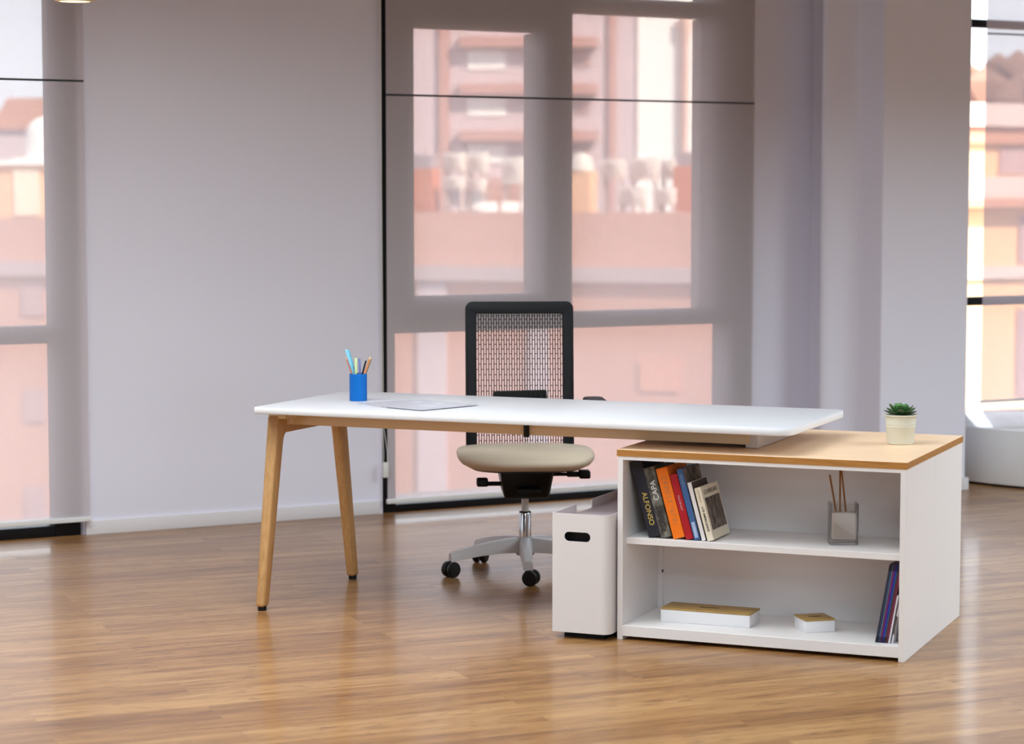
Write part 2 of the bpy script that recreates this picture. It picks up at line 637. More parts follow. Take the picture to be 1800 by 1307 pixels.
# ---- windows
def pane(parent, s0, s1, z0, z1, y):
    bm = bm_new()
    add_box(bm, s0, s1, y - 0.003, y + 0.003, z0, z1)
    obj('pane', bm, M['pane'], parent, False)

def bars(parent, name, m, lst, bev=0.003):
    bm = bm_new()
    for (s0, s1, y0, y1, z0, z1) in lst:
        add_box(bm, s0, s1, y0, y1, z0, z1, bev)
    obj(name, bm, m, parent)

# left window (its right part is in view)
w1 = struct_empty('window_1', FA, FANG)
bars(w1, 'frame', M['frame'], [(-0.145, -0.03, 0.01, 0.10, 0, 2.93), (-1.95, -1.85, 0.01, 0.10, 0, 2.93),
                               (-1.85, -0.145, 0.01, 0.10, 0, 0.048), (-1.85, -0.145, 0.01, 0.10, 0.856, 0.932),
                               (-1.85, -0.145, 0.01, 0.10, 2.45, 2.52), (-1.85, -0.145, 0.01, 0.10, 2.87, 2.93)])
pane(w1, -1.85, -0.145, 0.048, 0.856, 0.06)
pane(w1, -1.85, -0.145, 0.932, 2.45, 0.06)
pane(w1, -1.85, -0.145, 2.52, 2.87, 0.06)

# middle window behind the chair
w2 = struct_empty('window_2', FA, FANG)
bars(w2, 'frame', M['frame'], [(1.436, 1.51, 0.01, 0.10, 0, 2.93), (3.35, 3.53, 0.01, 0.10, 0, 2.93),
                               (1.51, 3.35, 0.01, 0.10, 0, 0.036), (1.51, 3.35, 0.01, 0.10, 0.852, 0.932),
                               (2.34, 2.472, 0.01, 0.10, 0.932, 2.87), (1.51, 3.35, 0.01, 0.10, 2.395, 2.475),
                               (1.51, 3.35, 0.01, 0.10, 2.87, 2.93)])
bars(w2, 'sash', M['frame'], [(1.51, 1.608, 0.0, 0.07, 0.932, 2.395), (2.275, 2.34, 0.0, 0.07, 0.932, 2.395),
                              (1.608, 2.275, 0.0, 0.07, 0.932, 1.027), (1.608, 2.275, 0.0, 0.07, 2.291, 2.395)])
bars(w2, 'reveal', M['frame_lit'], [(3.243, 3.36, 0.06, 0.14, 0.932, 2.395), (3.243, 3.36, 0.06, 0.14, 2.475, 2.87),
                                      (2.278, 2.35, 0.072, 0.16, 1.027, 2.291)])
pane(w2, 1.608, 2.275, 1.027, 2.291, 0.05)
pane(w2, 2.472, 3.243, 0.932, 2.395, 0.06)
pane(w2, 1.51, 3.35, 0.036, 0.852, 0.06)
pane(w2, 1.51, 3.243, 2.475, 2.87, 0.06)

# right window in the recess
w3 = struct_empty('window_3', FA, FANG)
bars(w3, 'frame', M['frame'], [(5.33, 6.9, 0.52, 0.58, 0.875, 0.925), (5.33, 6.9, 0.52, 0.58, 2.462, 2.508),
                               (6.8, 6.9, 0.52, 0.58, 0.19, 2.93), (5.33, 6.9, 0.52, 0.58, 0.19, 0.21), (5.33, 6.9, 0.52, 0.58, 2.88, 2.93)])
pane(w3, 5.33, 6.8, 0.21, 0.875, 0.55)
pane(w3, 5.33, 6.8, 0.925, 2.462, 0.55)
pane(w3, 5.33, 6.8, 2.508, 2.88, 0.55)

# ---- roller blinds hanging in front of the windows
def blind(label, s0, s1, y, z0, z1, seam_z, bar_h=0.022):
    t = thing('roller_blind', label, 'blind', fac(s0, -y, 0), FANG)
    w = s1 - s0
    bm = bm_new()
    add_box(bm, 0, w, -0.0006, 0.0006, z0 + bar_h, z1)
    obj('fabric', bm, M['fabric'], t, False)
    bm = bm_new()
    add_box(bm, -0.004, w + 0.004, -0.010, 0.010, z0, z0 + bar_h, 0.003)
    obj('bottom_bar', bm, M['alu'], t)
    bm = bm_new()
    add_box(bm, 0, w, -0.0016, -0.0007, seam_z - 0.0045, seam_z + 0.0045)
    obj('seam', bm, M['seam'], t, False)
    bm = bm_new()
    add_lathe(bm, [(0.03, 0), (0.03, w)], 20, mtx=Matrix.Translation((0, 0, z1 + 0.01)) @ Matrix.Rotation(R(90), 4, 'Y'))
    obj('roller', bm, M['alu'], t)
    return t
blind('grey see-through roller blind over the left window, ending at the pale wall', -1.90, -0.002, -0.04, 0.066, 2.92, 2.0)
b2 = blind('large grey see-through roller blind behind the office chair', 1.445, 3.508, -0.04, 0.050, 2.92, 1.972)
bm = bm_new()
add_tube(bm, [(-0.034, -0.012, 2.9), (-0.034, -0.012, 1.5), (-0.032, -0.013, 0.42), (-0.026, -0.014, 0.30), (-0.027, -0.014, 0.245)], 0.0014, 6)
add_tube(bm, [(-0.030, -0.012, 2.9), (-0.030, -0.012, 1.5), (-0.026, -0.013, 0.42), (-0.007, -0.014, 0.30), (-0.006, -0.014, 0.245)], 0.0014, 6)
ch = obj('bead_chain', bm, M['cord'], b2)
bm = bm_new()
add_box(bm, -0.030, -0.004, -0.022, -0.008, 0.178, 0.250, 0.003)
obj('chain_weight', bm, M['cord'], ch)
blind('sunlit see-through roller blind in the right window above the white bench', 5.43, 6.85, 0.47, 0.315, 2.92, 2.425, 0.016)

# ---- curved white bench under the right window
bm = bm_new()
pts = [(5.9 - 1.3 * math.sin(R(a)), -0.2 - 1.3 * math.cos(R(a))) for a in range(-90, 91, 3)]
pts = [(min(x, 7.2), y) for x, y in pts]
pts = pts[::-1] + [(7.2, 0.49), (4.6, 0.49)]
ins = [(5.9 + (x - 5.9) * 0.985, y * 0.985 + 0.01 if y < 0.4 else y) for x, y in pts]
t = thing('window_bench', 'curved white bench below the right window', 'bench', FA, FANG)
bm = bm_new()
add_prism(bm, pts, 0.012, 0.30, 0.006)
obj('body', bm, M['gloss_white'], t)
bm = bm_new()
add_prism(bm, ins, 0.0, 0.012)
obj('plinth', bm, M['black'], t)

# ------------------------------------------------------------------ outside
M['brick'] = brick_material('salmon brick', (188, 138, 120), (200, 148, 128), (198, 162, 146))
M['brick_dark'] = brick_material('orange brick', (186, 104, 72), (200, 116, 82), (190, 130, 104))
M['stone'] = mat('pale stone ledge', (176, 158, 158), 0.9, var=0.05)
M['lilac'] = mat('lilac render', (198, 180, 184), 0.9, var=0.03, scale=0.4)
M['stripe'] = mat('rose brick band', (186, 140, 130), 0.9, var=0.05)
M['white_r'] = mat('white render', (244, 242, 238), 0.9, var=0.01)
M['orange_r'] = mat('apricot render', (232, 182, 138), 0.9, var=0.02, scale=0.5)
M['shutter'] = mat('dusty window shutter', (178, 146, 144), 0.8, var=0.05)
M['shutter_light'] = mat('cream window shutter', (236, 222, 196), 0.8, var=0.03)
M['ac'] = mat('off-white sheet metal', (218, 208, 198), 0.6, var=0.03)
M['ac_grille'] = mat('fan grille', (184, 166, 160), 0.7, var=0.1)
M['cap'] = mat('chimney cap concrete', (156, 142, 146), 0.9, var=0.08)
M['roof'] = mat('terracotta roof tile', (190, 134, 110), 0.9, var=0.15, scale=3)
M['street'] = mat('asphalt', (120, 112, 108), 0.95, var=0.1)
M['leaf_far'] = mat('dry treetop', (128, 96, 82), 0.9, var=0.25, scale=1.5)
M['bark'] = mat('bark', (96, 74, 60), 0.9, var=0.2)

bm = bm_new()
add_box(bm, -160, 160, 14, 260, -19.2, -19.0)
g = struct('ground', bm, M['street'], None, False)

KPX = 3912.1
def far(px, py, dist):
    """a point of the town seen through the windows"""
    a = 0.0777
    dx = (px - 900) / KPX
    dz = -(py - 653.5) / KPX
    y = math.cos(a) + dz * math.sin(a)
    z = -math.sin(a) + dz * math.cos(a)
    k = dist / y
    return Vector((dx * k, dist, 1.4891 + z * k))

# brick apartment building opposite: frame at its parapet
BANG = R(-18)
B0 = Vector((-1.0, 65.0, 0))
bb = thing('apartment_building', 'salmon brick apartment building across the street with a pale ledge', 'building', B0, BANG)
bm = bm_new()
add_box(bm, -34, 21, 0, 9, -19, -0.1)
obj('wall', bm, M['brick'], bb, False)
bm = bm_new()
add_box(bm, -9.2, 21, 0, 0.35, -0.1, 1.10)
add_box(bm, -34, -9.2, 0, 0.35, -0.1, 0.9)
obj('parapet', bm, M['brick'], bb, False)
bm = bm_new()
add_box(bm, -34, 21, -0.25, 0.0, -0.90, -0.46)
obj('ledge', bm, M['stone'], bb, False)
for k in range(7):
    x = -31.55 + k * 3.3
    for z in (-2.15, -5.5, -8.55, -11.6):
        bm = bm_new()
        add_box(bm, x, x + 0.75, -0.06, 0.04, z, z + 1.05)
        obj('window', bm, M['shutter'], bb, False)
for x0, x1 in ((-1.85, -0.95), (1.6, 2.2), (9.4, 10.2)):
    bm = bm_new()
    add_box(bm, x0, x1, -0.10, 0.0, -17, -0.95)
    obj('pilaster', bm, M['lilac'], bb, False)
for x0, z0 in ((4.9, -3.1), (5.0, -6.4)):
    bm = bm_new()
    add_box(bm, x0, x0 + 1.15, -0.06, 0.04, z0 - 0.9, z0)
    obj('window', bm, mat('orange shutter', (206, 148, 122), 0.8), bb, False)

# rooftop storey at the left with a sunlit shutter
pr = far(48, 372, 71)
rh = thing('rooftop_house', 'orange rooftop house with a cream shutter seen through the left window', 'building', (pr.x, pr.y, 0.8), R(-10))
bm = bm_new()
add_box(bm, -4.0, 0.72, 0, 3, 0, 1.75)
obj('wall', bm, M['orange_r'], rh, False)
bm = bm_new()
add_box(bm, -4.2, 0.9, -0.2, 3.2, 1.75, 1.9)
obj('roof_slab', bm, M['white_r'], rh, False)
bm = bm_new()
add_box(bm, -0.42, 0.42, -0.06, 0.02, 0.15, 1.62)
obj('shutter', bm, M['shutter_light'], rh, False)

# roof furniture
def chimney(label, px0, px1, dist, ytop, ycap, dome=False, m='brick_dark'):
    a = far(px0, 372, dist)
    b = far(px1, 372, dist)
    zt = far(px0, ytop, dist).z
    zc = far(px0, ycap, dist).z
    t = thing('chimney', label, 'chimney', ((a.x + b.x) / 2, dist, 0.3), R(-22), 'brick chimneys on the rooftop')
    w = abs(b.x - a.x) / 2 * 0.86
    bm = bm_new()
    add_box(bm, -w, w, -w * 0.8, w * 0.8, -0.4, zt - 0.3)
    obj('stack', bm, M[m], t, False)
    bm = bm_new()
    if dome:
        add_lathe(bm, [(w, zt - 0.3), (w * 0.95, zt - 0.1), (w * 0.7, zc - 0.4), (w * 0.2, zc - 0.3)], 20)
    else:
        add_box(bm, -w * 0.8, w * 0.9, -w * 0.8, w * 0.9, zt - 0.3, zc - 0.3)
    obj('cap', bm, M['ac'] if dome else M['cap'], t)
    return t
chimney('orange brick chimney with a flat grey cap at the left edge of the middle window', 722, 771, 67, 296, 272)
chimney('bright brick chimney with a rounded white cap beside the window mullion', 996, 1048, 66, 300, 268, True, 'orange_r')
chimney('orange brick chimney with a wide grey cap above the right end of the parapet', 1184, 1243, 67, 292, 268)

def ac_unit(label, px0, px1, y0, y1, dist):
    a = far(px0, y1, dist)
    b = far(px1, y0, dist)
    w = b.x - a.x
    h = b.z - a.z
    t = thing('air_conditioner', label, 'air conditioner', ((a.x + b.x) / 2, dist, a.z), R(-28), 'air conditioning units on the rooftop')
    bm = bm_new()
    add_box(bm, -w * 0.46, w * 0.46, 0, 0.32, 0, h, 0.01)
    obj('casing', bm, M['ac'], t)
    bm = bm_new()
    r = min(w * 0.3, h * 0.4)
    add_lathe(bm, [(r, 0), (r, 0.03)], 20, mtx=Matrix.Translation((-w * 0.1, 0.0, h * 0.5)) @ Matrix.Rotation(R(90), 4, 'X'))
    obj('fan_grille', bm, M['ac_grille'], t)
    zlow = 0.2 - a.z
    for x in (-w * 0.4, w * 0.36):
        bm = bm_new()
        add_box(bm, x, x + 0.05, 0.06, 0.26, zlow, 0)
        obj('stand', bm, M['ac_grille'], t, False)
for l, a, b, c, d, e in (
        ('white air conditioner beside the left chimney on the roof', 774, 814, 268, 302, 68),
        ('white air conditioner second from the left chimney on the roof', 816, 854, 268, 304, 68),
        ('large white air conditioner next to a brick post, left of the mullion', 878, 919, 276, 323, 67),
        ('white air conditioner just left of the wide window mullion', 920, 956, 284, 326, 68.2),
        ('low white air conditioner below the pair on the left of the roof', 776, 812, 310, 332, 66.3),
        ('low pale air conditioner above the left parapet, second in its row', 816, 850, 314, 336, 66.9),
        ('grey faced air conditioner just right of the white capped chimney', 1052, 1096, 280, 314, 67),
        ('grey faced air conditioner in the middle of the right pane', 1102, 1156, 278, 316, 67),
        ('pale air conditioner beside the wide capped chimney', 1158, 1186, 280, 314, 68),
        ('low pale air conditioner under the metal frame in the right pane', 1082, 1134, 328, 362, 65.4),
        ('small low pale air conditioner left of the wide capped chimney', 1150, 1184, 330, 360, 65.4)):
    ac_unit(l, a, b, c, d, e)
a, b = far(846, 372, 70), far(922, 326, 70)
bm = bm_new()
add_box(bm, 0, b.x - a.x, 0, 0.3, 0.1, b.z)
o = tag(obj('roof_wall', bm, M['brick'], None, False), 'low brick wall on the rooftop under the air conditioners', 'wall')
o.location = (a.x, 70, 0)
o.rotation_euler = (0, 0, R(-14))
for k, (a_, b_) in enumerate(((842, 874), (880, 912), (916, 950))):
    a, b = far(a_, 372, 66), far(b_, 355, 66)
    bm = bm_new()
    add_box(bm, 0, b.x - a.x, 0, 0.4, 0.6, b.z, 0.02)
    o = tag(obj('skylight_box', bm, M['white_r']), ('leftmost of three low white boxes behind the brick parapet', 'middle one of three low white boxes behind the brick parapet', 'rightmost of three low white boxes behind the brick parapet, by the mullion')[k], 'skylight', 'white boxes behind the parapet')
    o.location = (a.x, 66, 0)

# lilac apartment block far behind
D2 = 140
pl = far(600, 349, D2)
tb = thing('apartment_block', 'lilac apartment block with rose balcony bands behind the rooftop', 'building', (pl.x, D2, 0), 0)
px2 = lambda p: (p - 600) / KPX * D2
zz = lambda y: far(900, y, D2).z
bm = bm_new()
add_box(bm, 0, px2(1114), 0, 14, -19, 15.6)
obj('wall', bm, M['lilac'], tb, False)
for (x0, x1) in ((772, 790), (1068, 1080)):
    bm = bm_new()
    add_box(bm, px2(x0), px2(x1), -0.3, 0, -10, 15.6)
    obj('pilaster', bm, M['stripe'], tb, False)
for k in range(3, 7):
    y0 = 66 + (k - 3) * 82
    bm = bm_new()
    add_box(bm, px2(808), px2(1048), -1.0, 0, zz(y0 + 18), zz(y0))
    obj('balcony', bm, M['stripe'], tb, False)
    bm = bm_new()
    add_box(bm, px2(1012), px2(1036), -0.1, 0.05, zz(y0 + 52), zz(y0 + 24))
    obj('window', bm, M['shutter'], tb, False)
    bm = bm_new()
    add_box(bm, px2(822), px2(888), -0.1, 0.05, zz(y0 + 56), zz(y0 + 22))
    obj('window', bm, M['white_r'], tb, False)
# white tower at its right
D3 = 141
wt = thing('tower_block', 'white tower block blazing in the sun right of the lilac block', 'building', far(1119, 349, D3), 0)
wt.location.z = 0
bm = bm_new()
add_box(bm, 0, 7, 0, 7, -19, 22)
obj('wall', bm, M['white_r'], wt, False)
bm = bm_new()
add_lathe(bm, [(0.25, -10), (0.25, 11.6), (0.42, 12.0), (0.42, 12.7), (0.1, 12.9)], 16, cx=2.95, cy=-0.3)
obj('flue_pipe', bm, mat('pink flue', (222, 186, 174), 0.8), wt)

# left window: far houses
D4 = 130
p = far(45, 349, D4)
lh = thing('house', 'rose coloured distant house with a pitched roof seen through the left window', 'building', (p.x, D4, 0), R(-8))
bm = bm_new()
add_box(bm, -1.6, 6, 0, 6, -19, 5.6)
obj('wall', bm, M['lilac'], lh, False)
bm = bm_new()
add_prism(bm, [(-2.0, 5.5), (6.3, 5.5), (5.4, 7.3), (-0.9, 7.3)], -0.3, 6.3, mtx=Matrix.Rotation(R(90), 4, 'X') @ Matrix.Diagonal((1, 1, -1, 1)))
obj('roof', bm, M['roof'], lh, False)
D5 = 100
p = far(60, 349, D5)
wh = thing('penthouse', 'sunlit white penthouse with a domed tank seen through the left window', 'building', (p.x, D5, 0), R(20))
bm = bm_new()
add_box(bm, -0.9, 2.4, 0, 2.5, -1, 3.3)
obj('wall', bm, M['white_r'], wh, False)
bm = bm_new()
add_lathe(bm, [(0.95, 3.3), (0.95, 4.3), (0.85, 4.7), (0.6, 5.0), (0.2, 5.15)], 24, cx=0.75, cy=1.0)
obj('tank', bm, M['white_r'], wh)
bm = bm_new()
add_box(bm, -1.5, 3.0, -0.3, 2.8, 2.2, 2.45)
obj('canopy', bm, M['white_r'], wh, False)

# right window: apricot house with cornices, treetop beyond
D6 = 46
q = lambda y: far(1760, y, D6).z
p = far(1705, 349, D6)
oh = thing('house', 'sunlit apricot house with stone cornices seen through the right window', 'building', (p.x, D6, 0), R(26))
bm = bm_new()
add_box(bm, -1.0, 8, 0, 6, -19, q(250))
obj('wall', bm, M['orange_r'], oh, False)
bm = bm_new()
add_box(bm, -1.2, 8.2, -0.25, 0, q(348), q(310))
add_box(bm, -1.2, 8.2, -0.15, 0, q(490), q(468))
add_box(bm, -1.3, 8.3, -0.35, 6, q(222), q(182))
obj('cornice', bm, mat('rose stone cornice', (208, 186, 178), 0.9, var=0.03), oh, False)
bm = bm_new()
add_box(bm, -1.25, 8.25, -0.5, 0, q(364), q(348))
add_box(bm, -1.25, 8.25, -0.2, 6, q(252), q(222))
obj('roof_edge', bm, M['roof'], oh, False)
for k, (x0, x1, y0, y1) in enumerate(((0.72, 1.5, 305, 258), (1.25, 2.1, 462, 380), (1.25, 2.1, 700, 545), (3.0, 3.8, 305, 258))):
    bm = bm_new()
    add_box(bm, x0, x1, -0.05, 0.03, q(y0), q(y1))
    obj('window', bm, M['shutter'], oh, False)
bm = bm_new()
rng = random.Random(3)
for k in range(70):
    th = rng.uniform(0, 6.28)
    rr = rng.uniform(0, 1) ** 0.5
    cx, cy, cz = 3.4 * rr * math.cos(th), 2.6 * rr * math.sin(th), rng.uniform(-2.6, 2.2) * (1 - 0.4 * rr)
    bmesh.ops.create_icosphere(bm, subdivisions=1, radius=rng.uniform(0.5, 1.0), matrix=Matrix.Translation((cx, cy, cz)))
p = far(1800, 160, 75)
tr = thing('tree', 'brownish treetop rising behind the apricot house', 'tree', (p.x + 1.2, 75, -19), 0)
o = obj('crown', bm, M['leaf_far'], tr)
o.location = (0, 0, p.z + 19 - 0.6)
bm = bm_new()
add_tube(bm, [(0, 0, 0), (0.1, 0, 10), (0, 0, p.z + 19)], 0.35, 10, 0.15)
obj('trunk', bm, M['bark'], tr)

# ------------------------------------------------------------------ desk
desk = thing('desk', 'white topped desk with two slanted oak legs, resting on the low cabinet', 'desk', fur(0, 0), DANG)
L_, W_ = 1.996, 0.731
bm = bm_new()
add_prism(bm, rrect(0, L_, 0, W_, (0.05, 0.05, 0.004, 0.004), 8), 0.7155, 0.74, 0.0012, 1)
dt = obj('desktop', bm, M['white'], desk, angle=50)
dt.data.materials.append(M['white_edge'])
for p_ in dt.data.polygons:
    if abs(p_.normal.z) < 0.5:
        p_.material_index = 1
bm = bm_new()
add_box(bm, 0.06, 1.80, 0.180, 0.215, 0.662, 0.7155, 0.002)
obj('rail', bm, M['tan'], desk)
bm = bm_new()
add_box(bm, 0.06, 1.80, 0.520, 0.555, 0.662, 0.7155, 0.002)
obj('rail', bm, M['tan'], desk)
bm = bm_new()
add_box(bm, 0.008, 0.043, 0.13, 0.60, 0.634, 0.690, 0.003)
obj('cross_rail', bm, M['oak_leg'], desk)
bm = bm_new()
add_box(bm, 0.004, 0.075, 0.10, 0.63, 0.690, 0.7155, 0.001)
add_box(bm, 0.043, 0.062, 0.165, 0.23, 0.664, 0.7155, 0.001)
obj('mounting_plate', bm, M['tan'], desk)
for sgn in (0, 1):
    def P(u, v, z):
        return (u, v if sgn == 0 else W_ - v, z)
    bm = bm_new()
    # slanted, tapered: thicker at the top
    lo = [(0.008, -0.020), (0.043, -0.020), (0.043, 0.028), (0.008, 0.028)]
    hi = [(0.002, 0.094), (0.048, 0.094), (0.048, 0.158), (0.002, 0.158)]
    add_hexa(bm, [P(a, b, 0.014) for a, b in lo], [P(a, b, 0.700) for a, b in hi], 0.011, 4)
    # curved knee where the leg meets the cross rail
    add_prism(bm, [(P(0, v_, 0)[1], z_) for v_, z_ in ((0.130, 0.640), (0.1395, 0.590), (0.1425, 0.605), (0.147, 0.617), (0.154, 0.627), (0.164, 0.634), (0.166, 0.640))],
              0.010, 0.041, mtx=Matrix(((0, 0, 1, 0), (1, 0, 0, 0), (0, 1, 0, 0), (0, 0, 0, 1))))
    leg = obj('leg', bm, M['oak_leg'], desk, angle=40)
    bm = bm_new()
    add_lathe(bm, [(0.016, 0), (0.016, 0.016)], 20, cx=0.0255, cy=0.004 if sgn == 0 else W_ - 0.004)
    obj('foot', bm, M['black'], leg)
bm = bm_new()
add_box(bm, 1.785, 1.828, 0.20, 0.66, 0.6495, 0.7155, 0.0015)
obj('support_block', bm, M['body'], desk)
bm = bm_new()
add_box(bm, 0.985, 1.003, 0.165, 0.179, 0.655, 0.7155, 0.002)
obj('cable_clip', bm, M['black'], desk)

# ------------------------------------------------------------------ low cabinet
CX, CW, CD, CH = 1.3944, 0.989, 0.883, 0.6483
cab = thing('cabinet', 'low white open-shelved cabinet with an oak top under the desk end', 'cabinet', fur(CX, 0), DANG)
PT = 0.019
bm = bm_new()
add_box(bm, 0, CW, 0, CD, 0.6248, CH, 0.0012, 1)
ct = obj('top_panel', bm, M['oak_top'], cab)
ct.data.materials.append(M['oak_edge'])
for p_ in ct.data.polygons:
    if abs(p_.normal.z) < 0.6:
        p_.material_index = 1
for x0 in (0.003, CW - 0.003 - PT):
    bm = bm_new()
    add_box(bm, x0, x0 + PT, 0.002, 0.4365, 0.0, 0.6248, 0.001, 1)
    add_box(bm, x0, x0 + PT, 0.4375, CD - 0.003, 0.0, 0.6248, 0.001, 1)
    obj('side_panel', bm, M['body'], cab)
xi0, xi1 = 0.003 + PT, CW - 0.003 - PT
bm = bm_new()
add_box(bm, xi0, xi1, 0.0025, 0.40, 0.6130, 0.6248)
obj('inner_top', bm, M['body'], cab, False)
bm = bm_new()
add_box(bm, xi0, xi1, 0.003, 0.375, 0.013, 0.0495, 0.001, 1)
obj('bottom_panel', bm, M['body'], cab)
bm = bm_new()
add_box(bm, xi0, xi1, 0.375, 0.39, 0.013, 0.6130)
add_box(bm, xi0, xi1, CD - 0.02, CD - 0.004, 0.013, 0.6248)
obj('back_panel', bm, M['body'], cab, False)
bm = bm_new()
add_box(bm, xi0, xi0 + 0.018, 0.362, 0.375, 0.0495, 0.3225, 0.001, 1)
st_ = obj('corner_strip', bm, M['body'], cab)
bm = bm_new()
add_box(bm, xi0 + 0.017, xi0 + 0.021, 0.360, 0.364, 0.176, 0.186)
obj('screw', bm, M['black'], st_, False)
bm = bm_new()
add_box(bm, xi0, xi1, 0.040, 0.372, 0.3225, 0.3445, 0.001, 1)
shf = obj('shelf', bm, M['body'], cab)
for x in (xi0 + 0.001, xi1 - 0.006):
    bm = bm_new()
    add_box(bm, x, x + 0.005, 0.352, 0.360, 0.300, 0.3225)
    obj('shelf_pin', bm, M['black'], shf, False)
for x in (0.02, CW - 0.045):
    for y in (0.06, CD - 0.08):
        bm = bm_new()
        add_box(bm, x, x + 0.02, y, y + 0.03, 0, 0.013)
        obj('glide', bm, M['black'], cab, False)

# ------------------------------------------------------------------ books on the upper shelf
SHZ = 0.3445
TH = R(15.5)
def book(label, u, v, T, Ht, Dp, cover, lip=0.003, spine_pages=False):
    t = thing('book', label, 'book', fur(u, v, SHZ + 0.0005), 0, 'books leaning on the upper shelf', (0, -TH, DANG))
    bm = bm_new()
    c = 0.0022
    add_box(bm, 0, T, 0, c, 0, Ht)
    add_box(bm, 0, c, c, Dp, 0, Ht)
    add_box(bm, T - c, T, c, Dp, 0, Ht)
    obj('cover', bm, cover, t, False)
    bm = bm_new()
    add_box(bm, c, T - c, c, Dp - lip, lip, Ht - lip)
    obj('pages', bm, M['page'], t, False)
    return t

def spine_mtx(T, z, top_left=True, x=None):
    """text on the spine (facing -y); top_left: reads top to bottom, else bottom to top"""
    return Matrix.Translation((T / 2 if x is None else x, -0.0004, z)) @ Matrix.Rotation(R(90), 4, 'X') @ Matrix.Rotation(R(-90 if top_left else 90), 4, 'Z')

def photo_cover(name, dark, light, seed):
    m, nt, b = new_mat(name)
    tc = nt.nodes.new('ShaderNodeTexCoord')
    mp = nt.nodes.new('ShaderNodeMapping')
    mp.inputs['Location'].default_value = (seed, seed, seed)
    mp.inputs['Scale'].default_value = (1, 1.8, 0.8)
    nz = nt.nodes.new('ShaderNodeTexNoise')
    nz.inputs['Scale'].default_value = 34
    nz.inputs['Detail'].default_value = 3
    cr = nt.nodes.new('ShaderNodeValToRGB')
    cr.color_ramp.elements[0].position = 0.42
    cr.color_ramp.elements[0].color = lin(dark) + (1,)
    cr.color_ramp.elements[1].position = 0.72
    cr.color_ramp.elements[1].color = lin(light) + (1,)
    nt.links.new(tc.outputs['Object'], mp.inputs['Vector'])
    nt.links.new(mp.outputs[0], nz.inputs['Vector'])
    nt.links.new(nz.outputs['Fac'], cr.inputs['Fac'])
    nt.links.new(cr.outputs['Color'], b.inputs['Base Color'])
    b.inputs['Roughness'].default_value = 0.45
    return m

def print_marks(n, size, pitch, m, parent, mtx, seed):
    """a row of letter-like strokes, for print too small to read"""
    rg = random.Random(seed)
    bm = bm_new()
    w, h, th = pitch * 0.62, size, size * 0.13
    for k in range(n):
        x = (k - (n - 1) / 2) * pitch
        st = rg.sample(('l', 'r', 't', 'm', 'b'), rg.choice((2, 3, 3)))
        for q in st:
            b = {'l': (x - w / 2, x - w / 2 + th, -h / 2, h / 2), 'r': (x + w / 2 - th, x + w / 2, -h / 2, h / 2),
                 't': (x - w / 2, x + w / 2, h / 2 - th, h / 2), 'm': (x - w / 2, x + w / 2, -th / 2, th / 2), 'b': (x - w / 2, x + w / 2, -h / 2, -h / 2 + th)}[q]
            add_box(bm, b[0], b[1], b[2], b[3], -0.0001, 0.0002, mtx=mtx)
    return obj('print', bm, m, parent, False)

M['navy'] = mat('navy cloth', (26, 26, 38), 0.6, var=0.06)
M['gold'] = mat('yellow foil', (214, 186, 92), 0.5)
M['grey_photo'] = photo_cover('grey photo jacket', (66, 62, 58), (140, 136, 124), 1.0)
M['silver'] = mat('pale lettering', (222, 222, 222), 0.6)
M['darkink'] = mat('dark lettering', (44, 38, 36), 0.6)
M['orange'] = mat('orange cloth', (245, 120, 14), 0.5, var=0.03)
M['greyink'] = mat('grey lettering', (176, 124, 84), 0.6)
M['red'] = mat('red cloth', (172, 14, 30), 0.5, var=0.05)
M['bookblue'] = mat('blue cloth', (62, 96, 146), 0.5, var=0.10, scale=20)
M['paleblue'] = mat('pale blue marks', (168, 186, 216), 0.6)
M['white_book'] = mat('white card', (226, 220, 220), 0.5, var=0.02)
M['cream'] = mat('cream card', (228, 216, 194), 0.55, var=0.02)
M['photo1'] = photo_cover('dark photo print', (34, 24, 22), (150, 128, 116), 3.0)
M['photo2'] = photo_cover('brown photo print', (52, 42, 36), (140, 120, 104), 5.0)
M['umber'] = mat('umber print', (58, 42, 38), 0.5, var=0.15, scale=12)

SV = 0.058
t = book('thick navy book with yellow spine letters, leftmost on the upper shelf', 1.4905, SV, 0.042, 0.262, 0.22, M['navy'])
text_mesh('ALFONSO', 0.0255, M['gold'], t, spine_mtx(0.042, 0.096, True, 0.0225), squeeze=1.0)
t = book('thick grey photo book with pale letters between navy and orange books', 1.5345, SV, 0.037, 0.243, 0.21, M['grey_photo'])
text_mesh('CAPA', 0.027, M['silver'], t, spine_mtx(0.037, 0.163, False, 0.020), squeeze=1.0)
text_mesh('ROBERT', 0.027, M['darkink'], t, spine_mtx(0.037, 0.066, False, 0.020), squeeze=0.92, bold=0.0004)
t = book('thick bright orange book on the upper shelf', 1.5785, SV, 0.040, 0.243, 0.20, M['orange'])
print_marks(6, 0.018, 0.0165, M['greyink'], t, spine_mtx(0.040, 0.165, False, 0.020), 3)
print_marks(5, 0.016, 0.0145, M['greyink'], t, spine_mtx(0.040, 0.078, False, 0.022), 8)
t = book('red book next to the orange book', 1.6225, SV, 0.026, 0.225, 0.17, M['red'])
print_marks(11, 0.0055, 0.0048, M['silver'], t, spine_mtx(0.026, 0.125), 4)
t = book('slim blue book with a dark photo cover, between red and white books', 1.6525, SV, 0.020, 0.245, 0.175, M['bookblue'])
print_marks(8, 0.006, 0.0055, M['paleblue'], t, spine_mtx(0.020, 0.205), 5)
bm = bm_new()
add_box(bm, 0.004, 0.016, -0.0006, 0, 0.008, 0.062)
obj('spine_label', bm, M['paleblue'], t, False)
bm = bm_new()
add_box(bm, 0.0200, 0.0205, 0.004, 0.172, 0.004, 0.242)
obj('cover_print', bm, M['photo1'], t, False)
